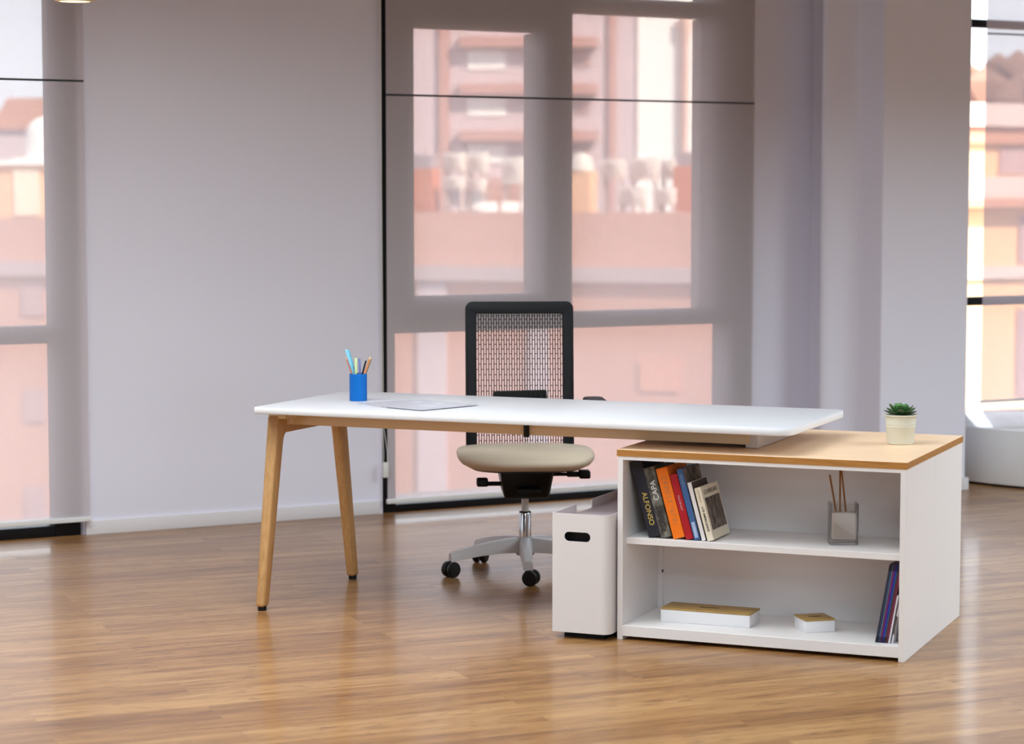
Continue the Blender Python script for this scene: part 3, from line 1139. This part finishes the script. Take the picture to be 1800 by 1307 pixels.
t = book('thin white-spined book with a dark cover, left of the cream book', 1.6790, SV, 0.0135, 0.200, 0.17, M['white_book'])
bm = bm_new()
add_box(bm, 0.0135, 0.0140, 0.001, 0.163, 0.001, 0.199)
obj('cover_print', bm, M['umber'], t, False)
t = book('small cream book with black spine letters, rightmost of the leaning books', 1.6985, SV, 0.022, 0.182, 0.185, M['cream'])
text_mesh('LOS AMERICANOS', 0.0105, M['darkink'], t, spine_mtx(0.022, 0.074, True, 0.012), squeeze=0.98, bold=0.0003)
print_marks(10, 0.0045, 0.0044, M['greyink'], t, spine_mtx(0.022, 0.152, True, 0.011), 6)
bm = bm_new()
add_box(bm, 0.0220, 0.0225, 0.016, 0.175, 0.032, 0.142)
obj('cover_print', bm, M['photo2'], t, False)
text_mesh('LOS AMERICANOS', 0.021, M['umber'], t, Matrix.Translation((0.0224, 0.093, 0.160)) @ Matrix.Rotation(R(90), 4, 'Z') @ Matrix.Rotation(R(90), 4, 'X'), squeeze=0.82)

# ------------------------------------------------------------------ reed diffuser
def bottle_glass(name):
    m = bpy.data.materials.new(name)
    m.use_nodes = True
    nt = m.node_tree
    nt.nodes.clear()
    o = nt.nodes.new('ShaderNodeOutputMaterial')
    mx = nt.nodes.new('ShaderNodeMixShader')
    t = nt.nodes.new('ShaderNodeBsdfTransparent')
    lw = nt.nodes.new('ShaderNodeLayerWeight')
    lw.inputs['Blend'].default_value = 0.25
    cr = nt.nodes.new('ShaderNodeValToRGB')
    cr.color_ramp.elements[0].color = (0.93, 0.92, 0.91, 1)
    cr.color_ramp.elements[1].color = (0.42, 0.40, 0.38, 1)
    cr.color_ramp.elements[1].position = 0.8
    nt.links.new(lw.outputs['Facing'], cr.inputs['Fac'])
    nt.links.new(cr.outputs['Color'], t.inputs[0])
    g = nt.nodes.new('ShaderNodeBsdfGlossy')
    g.inputs['Roughness'].default_value = 0.03
    nt.links.new(lw.outputs['Fresnel'], mx.inputs[0])
    nt.links.new(t.outputs[0], mx.inputs[1])
    nt.links.new(g.outputs[0], mx.inputs[2])
    nt.links.new(mx.outputs[0], o.inputs[0])
    return m
M['clear'] = bottle_glass('clear glass')
M['liquid'] = mat('pale fragrance oil', (232, 214, 204), 0.05)
b_ = M['liquid'].node_tree.nodes['Principled BSDF']
b_.inputs['Transmission Weight'].default_value = 0.0
b_.inputs['Roughness'].default_value = 0.3
M['reed'] = mat('brown reed', (142, 92, 46), 0.8, var=0.15, stretch=(40, 40, 2))
dif = thing('reed_diffuser', 'square clear glass reed diffuser on the upper shelf', 'reed diffuser', fur(2.128, 0.185, SHZ + 0.0005), -0.02)
bm = bm_new()
def rr3(hx, hy, r, z):
    return [(x, y, z) for x, y in rrect(-hx, hx, -hy, hy, r, 4)]
add_loft(bm, [rr3(0.046, 0.029, 0.004, 0), rr3(0.0475, 0.0305, 0.005, 0.002), rr3(0.0475, 0.0305, 0.005, 0.136), rr3(0.0465, 0.0295, 0.004, 0.138),
              rr3(0.0425, 0.0255, 0.003, 0.138), rr3(0.0415, 0.0245, 0.003, 0.135), rr3(0.0415, 0.0245, 0.003, 0.018), rr3(0.0395, 0.0225, 0.003, 0.015)])
obj('bottle', bm, M['clear'], dif)
bm = bm_new()
add_prism(bm, rrect(-0.0405, 0.0405, -0.0235, 0.0235, 0.004, 4), 0.0165, 0.106, 0.002)
obj('liquid', bm, M['liquid'], dif)
for (x0, y0, x1, y1, z1) in ((-0.0250, 0.004, -0.0455, 0.0, 0.230), (-0.0110, -0.006, -0.0104, 0.006, 0.249), (0.0080, 0.003, -0.0070, -0.006, 0.244)):
    bm = bm_new()
    d_ = (Vector((x0, y0, 0.12)) - Vector((x1, y1, z1))).normalized()
    add_tube(bm, [Vector((x0, y0, 0.12)) + d_ * 0.013, (x0, y0, 0.12), (x1, y1, z1)], 0.0031, 8)
    obj('reed', bm, M['reed'], dif)

# ------------------------------------------------------------------ storage boxes on the bottom shelf
BZ = 0.0498
def lidded(label, u, v, rot, w, d, h, s0, s1):
    t = thing('storage_box', label, 'box', fur(u, v, BZ), DANG + rot, 'white boxes with bamboo lids')
    bm = bm_new()
    add_box(bm, 0, w, 0, d, 0, h, 0.0015)
    obj('box', bm, M['tin'], t)
    bm = bm_new()
    add_box(bm, -0.001, w + 0.001, -0.001, d + 0.001, h, h + 0.006, 0.001)
    ld = obj('lid', bm, M['bamboo'], t)
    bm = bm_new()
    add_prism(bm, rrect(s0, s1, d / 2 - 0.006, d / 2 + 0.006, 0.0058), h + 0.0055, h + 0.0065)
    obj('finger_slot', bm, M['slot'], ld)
lidded('long flat white box with a bamboo lid on the bottom shelf', 1.513, 0.118, 0.0, 0.316, 0.118, 0.042, 0.12, 0.19)
lidded('small square white box with a bamboo lid on the bottom shelf', 2.0255, 0.110, R(36.6), 0.103, 0.106, 0.038, 0.028, 0.075)

# ------------------------------------------------------------------ magazines leaning in the bottom right corner
MT = R(9.7)
mag_cols = [(16, 16, 22), (22, 24, 34), (40, 56, 84), (60, 22, 44), (28, 30, 96), (18, 30, 60), (44, 24, 34), (88, 34, 48)]
mag_lab = ['black magazine, leftmost of the leaning row', 'near-black magazine second from the left of the leaning row',
           'steel blue magazine third from the left of the leaning row', 'dark plum magazine fourth from the left of the leaning row',
           'royal blue magazine fifth from the left of the leaning row', 'dark blue magazine sixth from the left of the leaning row',
           'brownish black magazine seventh from the left of the leaning row', 'maroon magazine last of the dark ones before the white brochures']
def magazine(name, label, u, v, T, Ht, Dp, m, grp):
    # pivot: bottom right corner of the spine
    t = thing(name, label, 'magazine', fur(u + T, v, BZ), 0, grp, (0, MT, DANG))
    bm = bm_new()
    add_box(bm, -T, 0, 0, Dp, 0, Ht, 0.0006, 1)
    obj('cover', bm, m, t)
    return t
u = 2.2745
for k in range(8):
    m = mat('magazine cover %d' % k, mag_cols[k], 0.3, var=0.25, scale=30)
    t = magazine('magazine', mag_lab[k], u, 0.046, 0.0050, 0.262, 0.21, m, 'magazines leaning in the bottom corner')
    bm = bm_new()
    add_box(bm, -0.0036, -0.0014, -0.0004, 0, 0.02, 0.24)
    obj('spine_line', bm, mat('magazine spine %d' % k, ((70, 70, 90), (60, 80, 110), (110, 130, 160), (150, 50, 110), (60, 60, 200), (60, 110, 150), (130, 60, 80), (150, 60, 90))[k], 0.5), t, False)
    u += 0.0053
M['brochure'] = mat('white brochure', (222, 216, 224), 0.4, var=0.02)
for k in range(2):
    t = magazine('brochure', ('white brochure between the dark magazines and the cabinet side', 'white brochure with a grey picture, last against the cabinet side')[k],
                 u + 0.001, 0.046 + 0.004 * k, 0.0050, 0.16, 0.15, M['brochure'], 'white brochures in the bottom corner')
    if k == 1:
        bm = bm_new()
        add_box(bm, -0.0046, -0.0004, -0.0005, 0, 0.03, 0.09)
        obj('picture', bm, M['grey_photo'], t, False)
    u += 0.0095

# ------------------------------------------------------------------ white bin beside the cabinet
bn = thing('storage_bin', 'white steel bin with a slotted handle hole, left of the cabinet', 'bin', fur(1.181, -0.052), DANG)
BW, BD, B0z, B1z = 0.207, 0.63, 0.022, 0.428
bm = bm_new()
# front with the hand hole
def front_with_slot(bm):
    t = bmesh.new()
    slot = rrect(0.045, 0.139, 0.334, 0.366, 0.0155, 6)
    outer = [(0.004, B0z), (BW - 0.030, B0z), (BW - 0.030, B1z), (0.004, B1z)]
    ov = [t.verts.new((x, 0, z)) for x, z in outer]
    sv = [t.verts.new((x, 0, z)) for x, z in slot]
    oe = [t.edges.new((ov[i], ov[(i + 1) % 4])) for i in range(4)]
    se = [t.edges.new((sv[i], sv[(i + 1) % len(sv)])) for i in range(len(sv))]
    bmesh.ops.triangle_fill(t, edges=oe + se, use_beauty=True)
    r = bmesh.ops.extrude_face_region(t, geom=list(t.faces))
    bmesh.ops.translate(t, vec=(0, 0.003, 0), verts=[v for v in r['geom'] if isinstance(v, bmesh.types.BMVert)])
    bmesh.ops.recalc_face_normals(t, faces=t.faces)
    merge(bm, t)
front_with_slot(bm)
# left wall with the notch in its rim
lw = [(0.004, B0z), (BD, B0z), (BD, B1z), (0.375, B1z), (0.375, B1z - 0.035), (0.222, B1z - 0.035), (0.222, B1z), (0.004, B1z)]
add_prism(bm, lw, 0, 0.003, mtx=Matrix(((0, 0, 1, 0), (1, 0, 0, 0), (0, 1, 0, 0), (0, 0, 0, 1))))
# rounded corners, right wall, back
def arc_wall(bm, cx, cy, r, a0, a1, n=8):
    o_ = [(cx + r * math.cos(R(a0 + (a1 - a0) * k / n)), cy + r * math.sin(R(a0 + (a1 - a0) * k / n))) for k in range(n + 1)]
    i_ = [(cx + (r - 0.003) * math.cos(R(a0 + (a1 - a0) * k / n)), cy + (r - 0.003) * math.sin(R(a0 + (a1 - a0) * k / n))) for k in range(n + 1)]
    add_prism(bm, o_ + i_[::-1], B0z, B1z)
arc_wall(bm, 0.004, 0.004, 0.004, 180, 270, 4)
arc_wall(bm, BW - 0.030, 0.030, 0.030, -90, 0)
add_box(bm, BW - 0.003, BW, 0.030, BD, B0z, B1z)
add_box(bm, 0.0, BW, BD, BD + 0.003, B0z, B1z)
add_box(bm, 0.003, BW - 0.003, 0.03, BD, B0z, B0z + 0.003)
obj('body', bm, M['bin'], bn, angle=30)
bm = bm_new()
add_box(bm, 0.004, BW - 0.004, 0.028, BD - 0.001, B1z - 0.034, B1z - 0.030)
obj('inner_tray', bm, M['bin_in'], bn, False)
bm = bm_new()
add_box(bm, 0.03, BW - 0.03, 0.04, BD - 0.04, 0.0, B0z)
obj('underbody', bm, M['black'], bn, False)
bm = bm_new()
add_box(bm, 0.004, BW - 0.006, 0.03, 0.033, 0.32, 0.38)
obj('hole_plate', bm, M['black'], bn, False)  # black plate behind the hand hole

# ------------------------------------------------------------------ things on the desk
DZ = 0.74
cup = thing('pen_cup', 'blue pen cup on the left end of the desk', 'pen cup', fur(0.234, 0.372, DZ), 0)
bm = bm_new()
add_lathe(bm, [(0.0315, 0.0), (0.0327, 0.001), (0.0327, 0.1005), (0.0322, 0.101), (0.0300, 0.101), (0.0300, 0.004), (0.001, 0.004)], 40)
obj('cup', bm, M['blue'], cup)
cp = fur(0.234, 0.372, DZ)
M['p_lead'] = mat('pencil lead', (40, 38, 40), 0.5)
M['p_wood'] = mat('sharpened wood', (224, 186, 140), 0.7)
def pencil(name, label, cat, col, x0, y0, x1, y1, z1, r, kind, grp='pens and pencils in the blue cup'):
    base = Vector((x0, y0, 0.0075))
    tip = Vector((x1, y1, z1))
    d = tip - base
    ln = d.length
    q = d.to_track_quat('Z', 'Y').to_euler()
    t = thing(name, label, cat, cp + base, 0, grp, q)
    m = mat(name + ' ' + label[:18], col, 0.45, var=0.04)
    bm = bm_new()
    if kind == 'pencil':
        add_lathe(bm, [(r, 0), (r, ln - 0.012)], 6)
        obj('shaft', bm, m, t, False)
        bm = bm_new()
        add_lathe(bm, [(r, ln - 0.012), (r * 0.35, ln - 0.003)], 12)
        obj('cone', bm, M['p_wood'], t)
        bm = bm_new()
        add_lathe(bm, [(r * 0.35, ln - 0.003), (0.0003, ln)], 8)
        obj('tip', bm, m, t)
    elif kind == 'blunt':
        add_lathe(bm, [(r, 0), (r, ln - 0.001), (r * 0.8, ln)], 6)
        obj('shaft', bm, m, t, False)
    else:
        add_lathe(bm, [(r, 0), (r, ln * 0.62)], 14)
        obj('shaft', bm, m, t)
        bm = bm_new()
        add_lathe(bm, [(r * 1.15, ln * 0.62), (r * 1.15, ln - 0.003), (r * 0.8, ln)], 14)
        obj('cap', bm, m, t)
pencil('marker_pen', 'tall pale blue marker leaning left in the blue cup', 'pen', (136, 196, 222), 0.0125, 0.004, -0.0455, 0.008, 0.190, 0.0044, 'pen')
pencil('marker_pen', 'turquoise marker leaning left beside the pale blue one', 'pen', (88, 170, 196), 0.0150, 0.010, -0.0385, 0.014, 0.188, 0.0042, 'pen')
pencil('pencil', 'thin red-brown pencil leaning left in the blue cup', 'pencil', (186, 106, 80), 0.0100, -0.010, -0.0455, -0.014, 0.166, 0.0028, 'pencil')
pencil('marker_pen', 'light green marker standing upright in the blue cup', 'pen', (196, 214, 158), -0.007, -0.010, -0.0075, -0.012, 0.160, 0.0044, 'pen')
pencil('marker_pen', 'lilac pen standing upright in the blue cup', 'pen', (108, 116, 168), 0.009, -0.005, 0.0055, -0.006, 0.158, 0.0036, 'pen')
pencil('pencil', 'black pencil leaning right in the blue cup', 'pencil', (24, 22, 24), -0.0110, 0.010, 0.0290, 0.005, 0.149, 0.0034, 'blunt')
pencil('pencil', 'orange-brown pencil leaning right in the blue cup', 'pencil', (206, 132, 84), -0.0080, -0.006, 0.0475, -0.012, 0.167, 0.0040, 'pencil')
pencil('pencil', 'olive brown pencil leaning furthest right in the blue cup', 'pencil', (150, 130, 92), -0.0070, 0.002, 0.0485, 0.002, 0.156, 0.0034, 'blunt')

M['paper'] = mat('grey brochure', (184, 181, 190), 0.35, var=0.02)
M['paper_mark'] = mat('pale print', (204, 204, 212), 0.35)
def leaflet(label, u, v, ang, z, marks):
    t = thing('brochure', label, 'brochure', fur(u, v, z), DANG + ang, 'grey brochures on the desk')
    bm = bm_new()
    add_box(bm, 0, 0.205, 0, 0.285, 0, 0.0022, 0.0003, 1)
    obj('sheets', bm, M['paper'], t)
    if marks:
        for (x0, y0, x1, y1) in marks:
            bm = bm_new()
            add_prism(bm, rrect(x0, x1, y0, y1, 0.008), 0.0022, 0.0024)
            obj('printed_mark', bm, M['paper_mark'], t, False)
leaflet('grey brochure partly under the other, nearer the pen cup', 0.286, 0.262, R(-34), DZ + 0.0002, [(0.06, 0.19, 0.15, 0.22)])
leaflet('grey brochure with pale marks, lying on top of the other', 0.436, 0.160, R(-21), DZ + 0.0028, [(0.075, 0.10, 0.10, 0.15), (0.115, 0.10, 0.14, 0.15), (0.05, 0.20, 0.09, 0.24)])

# ------------------------------------------------------------------ succulent on the cabinet
pt = thing('potted_succulent', 'small green succulent in a cream pot on the oak cabinet top', 'plant', fur(2.237, 0.535, CH), 0.3)
bm = bm_new()
add_lathe(bm, [(0.043, 0), (0.0455, 0.002), (0.0462, 0.010), (0.0500, 0.058), (0.0512, 0.060), (0.0512, 0.0635), (0.0505, 0.065), (0.0512, 0.067), (0.0514, 0.0705), (0.0508, 0.072),
               (0.0535, 0.096), (0.0585, 0.0975), (0.0590, 0.1005), (0.0570, 0.1020), (0.0520, 0.1000), (0.0505, 0.090), (0.001, 0.090)], 48)
obj('pot', bm, M['pot'], pt)
bm = bm_new()
add_lathe(bm, [(0.0508, 0.0905), (0.030, 0.094), (0.002, 0.095)], 24)
obj('soil', bm, M['soil'], pt)

def leaf_material():
    m, nt, b = new_mat('succulent leaf')
    tc = nt.nodes.new('ShaderNodeTexCoord')
    sp = nt.nodes.new('ShaderNodeSeparateXYZ')
    nt.links.new(tc.outputs['Object'], sp.inputs[0])
    ln_ = nt.nodes.new('ShaderNodeVectorMath')
    ln_.operation = 'LENGTH'
    cb = nt.nodes.new('ShaderNodeCombineXYZ')
    nt.links.new(sp.outputs['X'], cb.inputs['X'])
    nt.links.new(sp.outputs['Y'], cb.inputs['Y'])
    nt.links.new(cb.outputs[0], ln_.inputs[0])
    cr = nt.nodes.new('ShaderNodeValToRGB')
    cr.color_ramp.elements[0].position = 0.0
    cr.color_ramp.elements[0].color = lin((112, 164, 96)) + (1,)
    cr.color_ramp.elements[1].position = 1.0
    cr.color_ramp.elements[1].color = lin((76, 80, 76)) + (1,)
    e = cr.color_ramp.elements.new(0.5)
    e.color = lin((66, 112, 54)) + (1,)
    mm = nt.nodes.new('ShaderNodeMath')
    mm.operation = 'MULTIPLY'
    mm.inputs[1].default_value = 16.0
    nt.links.new(ln_.outputs['Value'], mm.inputs[0])
    nt.links.new(mm.outputs[0], cr.inputs['Fac'])
    nt.links.new(cr.outputs['Color'], b.inputs['Base Color'])
    b.inputs['Roughness'].default_value = 0.45
    return m
bm = bm_new()
def leaf(bm, az, el, ln_, w, th, z0, r0):
    t = bmesh.new()
    rings = []
    prof = [(0.0, 0.35), (0.2, 0.62), (0.45, 0.92), (0.65, 1.0), (0.82, 0.78), (0.93, 0.42), (1.0, 0.03)]
    for f, k in prof:
        ring = []
        for j in range(8):
            a = 2 * math.pi * j / 8
            x = w * k * math.cos(a)
            y = th * k * math.sin(a) + 0.10 * ln_ * f * f
            ring.append(t.verts.new((f * ln_, x, y - 0.16 * w * (1 - math.cos(a) ** 2 * 2) * k * 0.4)))
        rings.append(ring)
    for a, b in zip(rings, rings[1:]):
        for i in range(8):
            t.faces.new((a[i], a[(i + 1) % 8], b[(i + 1) % 8], b[i]))
    t.faces.new(rings[0][::-1])
    t.faces.new(rings[-1])
    bmesh.ops.recalc_face_normals(t, faces=t.faces)
    mt = Matrix.Rotation(az, 4, 'Z') @ Matrix.Translation((r0, 0, z0)) @ Matrix.Rotation(-el, 4, 'Y')
    bmesh.ops.transform(t, matrix=mt, verts=t.verts)
    merge(bm, t)
rng = random.Random(5)
for (n, el, ln_, w, z0, r0, ph) in ((9, 14, 0.058, 0.0150, 0.100, 0.004, 0.1), (7, 36, 0.051, 0.0150, 0.102, 0.004, 0.45), (6, 56, 0.041, 0.0145, 0.103, 0.003, 0.2), (4, 72, 0.032, 0.0125, 0.104, 0.002, 0.6), (3, 84, 0.025, 0.010, 0.104, 0.001, 0.0)):
    for k in range(n):
        leaf(bm, 2 * math.pi * k / n + ph + rng.uniform(-0.12, 0.12), R(el + rng.uniform(-5, 5)), ln_ * rng.uniform(0.92, 1.06), w, 0.0032, z0, r0)
obj('leaf_rosette', bm, leaf_material(), pt, angle=60)

# ------------------------------------------------------------------ office chair
chair = thing('office_chair', 'black mesh-backed office chair with a taupe seat behind the desk', 'chair', (0.052, 8.81, 0), 0.07)
# five-star base
base_a0 = 272 - math.degrees(0.07)
bm = bm_new()
add_lathe(bm, [(0.034, 0.072), (0.038, 0.078), (0.038, 0.138), (0.030, 0.146)], 28)
hub = obj('base_hub', bm, M['base_grey'], chair)
for k in range(5):
    a = R(base_a0 - 72 * k)
    rot = Matrix.Rotation(a, 4, 'Z')
    secs = []
    for f in range(9):
        t_ = f / 8
        x = 0.030 + 0.285 * t_
        top = 0.142 - 0.012 * t_ - 0.036 * t_ * t_
        hgt = 0.058 - 0.024 * t_
        hw = 0.027 - 0.008 * t_
        secs.append([rot @ Vector((x, -hw, top - hgt)), rot @ Vector((x, hw, top - hgt)), rot @ Vector((x, hw * 0.95, top - 0.012)), rot @ Vector((x, hw * 0.6, top)), rot @ Vector((x, -hw * 0.6, top)), rot @ Vector((x, -hw * 0.95, top - 0.012))])
    bm = bm_new()
    add_loft(bm, secs)
    obj('base_arm', bm, M['base_grey'], hub, angle=40)
    # caster: stem and hood, two wheels
    p = rot @ Vector((0.302, 0, 0))
    sw = a + R((70, 20, -60, 140, 200)[k])
    cm = Matrix.Translation((p.x, p.y, 0)) @ Matrix.Rotation(sw, 4, 'Z')
    bm = bm_new()
    add_lathe(bm, [(0.006, 0.040), (0.006, 0.070)], 10, mtx=cm)
    hood = []
    for j in range(13):
        an = R(-20 + 200 * j / 12)
        hood.append((0.0335 * math.cos(an), 0.031 + 0.0335 * math.sin(an)))
    hood += [(0.024 * math.cos(R(180 - 200 * j / 12)), 0.031 + 0.024 * math.sin(R(180 - 200 * j / 12))) for j in range(13)]
    add_prism(bm, [(x + 0.012, z) for x, z in hood], -0.005, 0.005, mtx=cm @ Matrix.Rotation(R(90), 4, 'X'))
    cs = obj('caster', bm, M['black'], chair)
    for sd in (-1, 1):
        bm = bm_new()
        wm = cm @ Matrix.Translation((0.012, sd * 0.0165, 0.031)) @ Matrix.Rotation(R(90), 4, 'X')
        add_lathe(bm, [(0.012, -0.0115), (0.027, -0.0110), (0.031, -0.006), (0.031, 0.006), (0.027, 0.0110), (0.012, 0.0115)], 28, mtx=wm)
        obj('wheel', bm, M['black_gloss'], cs)
# gas lift
bm = bm_new()
add_lathe(bm, [(0.0245, 0.140), (0.0245, 0.240), (0.0235, 0.242)], 28)
gl = obj('gas_lift', bm, M['chrome'], chair)
bm = bm_new()
add_lathe(bm, [(0.0235, 0.242), (0.0235, 0.2465), (0.016, 0.2475)], 24)
obj('collar', bm, M['black'], gl)
bm = bm_new()
add_lathe(bm, [(0.0145, 0.245), (0.0145, 0.312)], 24)
obj('piston', bm, M['base_grey'], gl)
# tilt mechanism
bm = bm_new()
add_hexa(bm, [(-0.088, -0.085, 0.306), (0.090, -0.085, 0.306), (0.090, 0.115, 0.316), (-0.088, 0.115, 0.316)],
         [(-0.108, -0.125, 0.424), (0.108, -0.125, 0.424), (0.108, 0.140, 0.424), (-0.108, 0.140, 0.424)], 0.014, 4)
mech = obj('tilt_mechanism', bm, M['black_gloss'], chair)
bm = bm_new()
add_box(bm, -0.040, 0.055, -0.118, -0.108, 0.335, 0.350, 0.003)
obj('badge_plate', bm, M['black'], mech)
bm = bm_new()
add_tube(bm, [(-0.09, -0.03, 0.362), (-0.19, -0.03, 0.362)], 0.009, 10)
add_box(bm, -0.195, -0.150, -0.055, -0.005, 0.352, 0.385, 0.007, 3)
obj('tilt_lever', bm, M['black'], mech)
bm = bm_new()
add_tube(bm, [(0.10, -0.02, 0.396), (0.19, -0.02, 0.396)], 0.007, 10)
add_box(bm, 0.165, 0.215, -0.035, -0.005, 0.386, 0.406, 0.005, 3)
add_box(bm, 0.213, 0.258, -0.050, 0.010, 0.380, 0.412, 0.007, 3)
obj('height_lever', bm, M['black'], mech)
bm = bm_new()
add_box(bm, -0.05, 0.05, 0.10, 0.30, 0.365, 0.405, 0.01, 3)
add_box(bm, -0.10, 0.10, 0.265, 0.31, 0.37, 0.445, 0.01, 3)
obj('back_support', bm, M['black'], chair)

# seat cushion
def superell(rx, ryf, ryb, n, ex, z, cy, droop):
    out = []
    for k in range(n):
        a = 2 * math.pi * k / n
        c, s = math.cos(a), math.sin(a)
        x = rx * math.copysign(abs(c) ** (2 / ex), c)
        ry = ryb if s > 0 else ryf
        y = ry * math.copysign(abs(s) ** (2 / ex), s)
        f = max(0.0, (-y - 0.08) / 0.17)
        e = max(0.0, (abs(x) - 0.20) / 0.07)
        out.append(Vector((x, y + cy, z - droop * f * f + 0.006 * e)))
    return out
rings = []
for (k, z, dr) in ((0.70, 0.430, 0.004), (0.86, 0.434, 0.006), (0.95, 0.446, 0.010), (0.99, 0.460, 0.014), (1.0, 0.472, 0.018), (0.99, 0.483, 0.020), (0.96, 0.491, 0.022), (0.88, 0.497, 0.022), (0.7, 0.500, 0.018), (0.4, 0.499, 0.01), (0.1, 0.497, 0.0)):
    rings.append(superell(0.272 * k, 0.245 * k, 0.235 * k, 64, 3.4, z, -0.005, dr))
bm = bm_new()
add_loft(bm, rings)
seat = obj('seat', bm, M['seat'], chair, angle=70)
bm = bm_new()
add_loft(bm, [superell(0.20 * k, 0.19 * k, 0.19 * k, 48, 3.2, z, 0.0, 0.004) for (k, z) in ((0.9, 0.420), (1.1, 0.427), (1.17, 0.436))])
obj('seat_pan', bm, M['black'], chair, angle=60)

# back: frame tilted slightly
BT = Matrix.Translation((0.0, 0.251, 0.41)) @ Matrix.Rotation(R(-5.0), 4, 'X')
hb = 0.662
hw_ = 0.222
bm = bm_new()
t = bmesh.new()
outer = rrect(-hw_, hw_, 0, hb, (0.02, 0.030, 0.030, 0.02), 8)
innr = rrect(-hw_ + 0.045, hw_ - 0.045, 0.045, hb - 0.050, 0.008, 8)
ring_pts = []
ov = [t.verts.new((x, 0, z)) for x, z in outer]
iv = [t.verts.new((x, 0, z)) for x, z in innr]
oe = [t.edges.new((ov[i], ov[(i + 1) % len(ov)])) for i in range(len(ov))]
ie = [t.edges.new((iv[i], iv[(i + 1) % len(iv)])) for i in range(len(iv))]
bmesh.ops.triangle_fill(t, edges=oe + ie, use_beauty=True)
bmesh.ops.dissolve_limit(t, angle_limit=0.01, verts=t.verts, edges=t.edges)
r = bmesh.ops.extrude_face_region(t, geom=list(t.faces))
bmesh.ops.translate(t, vec=(0, 0.028, 0), verts=[v for v in r['geom'] if isinstance(v, bmesh.types.BMVert)])
bmesh.ops.recalc_face_normals(t, faces=t.faces)
be = [e for e in t.edges if len(e.link_faces) == 2 and e.calc_face_angle(0) > R(50)]
bmesh.ops.bevel(t, geom=be, offset=0.004, segments=2, affect='EDGES', profile=0.5)
bmesh.ops.transform(t, matrix=BT, verts=t.verts)
merge(bm, t)
bf = obj('back_frame', bm, M['chair_frame'], chair, angle=40)
# woven mesh: upright strands with staggered links
bm = bm_new()
x0, x1, z0, z1 = -hw_ + 0.043, hw_ - 0.043, 0.043, hb - 0.048
NB = 34
st = (x1 - x0) / NB
for k in range(NB + 1):
    x = x0 + k * st
    add_box(bm, x - 0.0018, x + 0.0018, 0.012, 0.0155, z0, z1, mtx=BT)
rows = []
z = z1 - 0.010
stp = 0.0150
while z > z0:
    rows.append(z)
    z -= stp
    stp = min(0.0225, stp + 0.0006)
for j, z in enumerate(rows):
    for k in range(j % 2, NB, 2):
        x = x0 + k * st
        add_box(bm, x, x + st, 0.012, 0.0155, z - 0.0016, z + 0.0016, mtx=BT)
obj('back_mesh', bm, M['mesh'], chair, False)
bm = bm_new()
add_hexa(bm, [BT @ Vector(p) for p in ((-0.118, 0.035, 0.15), (0.118, 0.035, 0.15), (0.118, 0.055, 0.15), (-0.118, 0.055, 0.15))],
         [BT @ Vector(p) for p in ((-0.108, 0.035, 0.295), (0.114, 0.035, 0.30), (0.114, 0.055, 0.30), (-0.108, 0.055, 0.295))], 0.008, 3)
obj('lumbar_pad', bm, M['black'], chair)
for sd in (-1, 1):
    bm = bm_new()
    add_tube(bm, [(sd * 0.21, 0.285, 0.585), (sd * 0.27, 0.27, 0.582), (sd * 0.285, 0.22, 0.586), (sd * 0.285, 0.12, 0.625), (sd * 0.283, 0.06, 0.672)], 0.013, 12)
    ar = obj('armrest', bm, M['black'], chair)
    bm = bm_new()
    add_prism(bm, rrect(sd * 0.283 - 0.042, sd * 0.283 + 0.042, -0.11, 0.14, 0.036, 8), 0.668, 0.693, 0.009, 3)
    obj('arm_pad', bm, M['chair_frame'], ar)

# ------------------------------------------------------------------ pendant lamp at the top left
pd = Vector((-1.635, 8.4, 2.222))
pl_ = thing('pendant_lamp', 'brass pendant lamp just showing at the top left', 'lamp', pd, 0)
bm = bm_new()
add_lathe(bm, [(0.080, 0.014), (0.074, 0.004), (0.060, 0.0), (0.056, 0.003), (0.068, 0.010), (0.074, 0.03), (0.060, 0.10), (0.030, 0.15), (0.034, 0.155), (0.066, 0.11), (0.082, 0.03)], 36, cap=False)
obj('lamp_shade', bm, M['brass'], pl_)
bm = bm_new()
add_lathe(bm, [(0.002, 0.012), (0.026, 0.018), (0.034, 0.045), (0.022, 0.08), (0.012, 0.12)], 20)
mb, nt, b = new_mat('warm lamp bulb')
b.inputs['Emission Color'].default_value = (1.0, 0.78, 0.45, 1)
b.inputs['Emission Strength'].default_value = 4.0
obj('bulb', bm, mb, pl_)
bm = bm_new()
add_lathe(bm, [(0.002, 0.0), (0.058, 0.0015), (0.058, 0.004), (0.002, 0.004)], 32)
me_, nt, b = new_mat('warm lamp diffuser')
b.inputs['Emission Color'].default_value = (1.0, 0.80, 0.48, 1)
b.inputs['Emission Strength'].default_value = 1.6
obj('diffuser', bm, me_, pl_)
bm = bm_new()
add_tube(bm, [(0, 0, 0.15), (0, 0, H - pd.z)], 0.004, 8)
obj('cable', bm, M['black'], pl_)
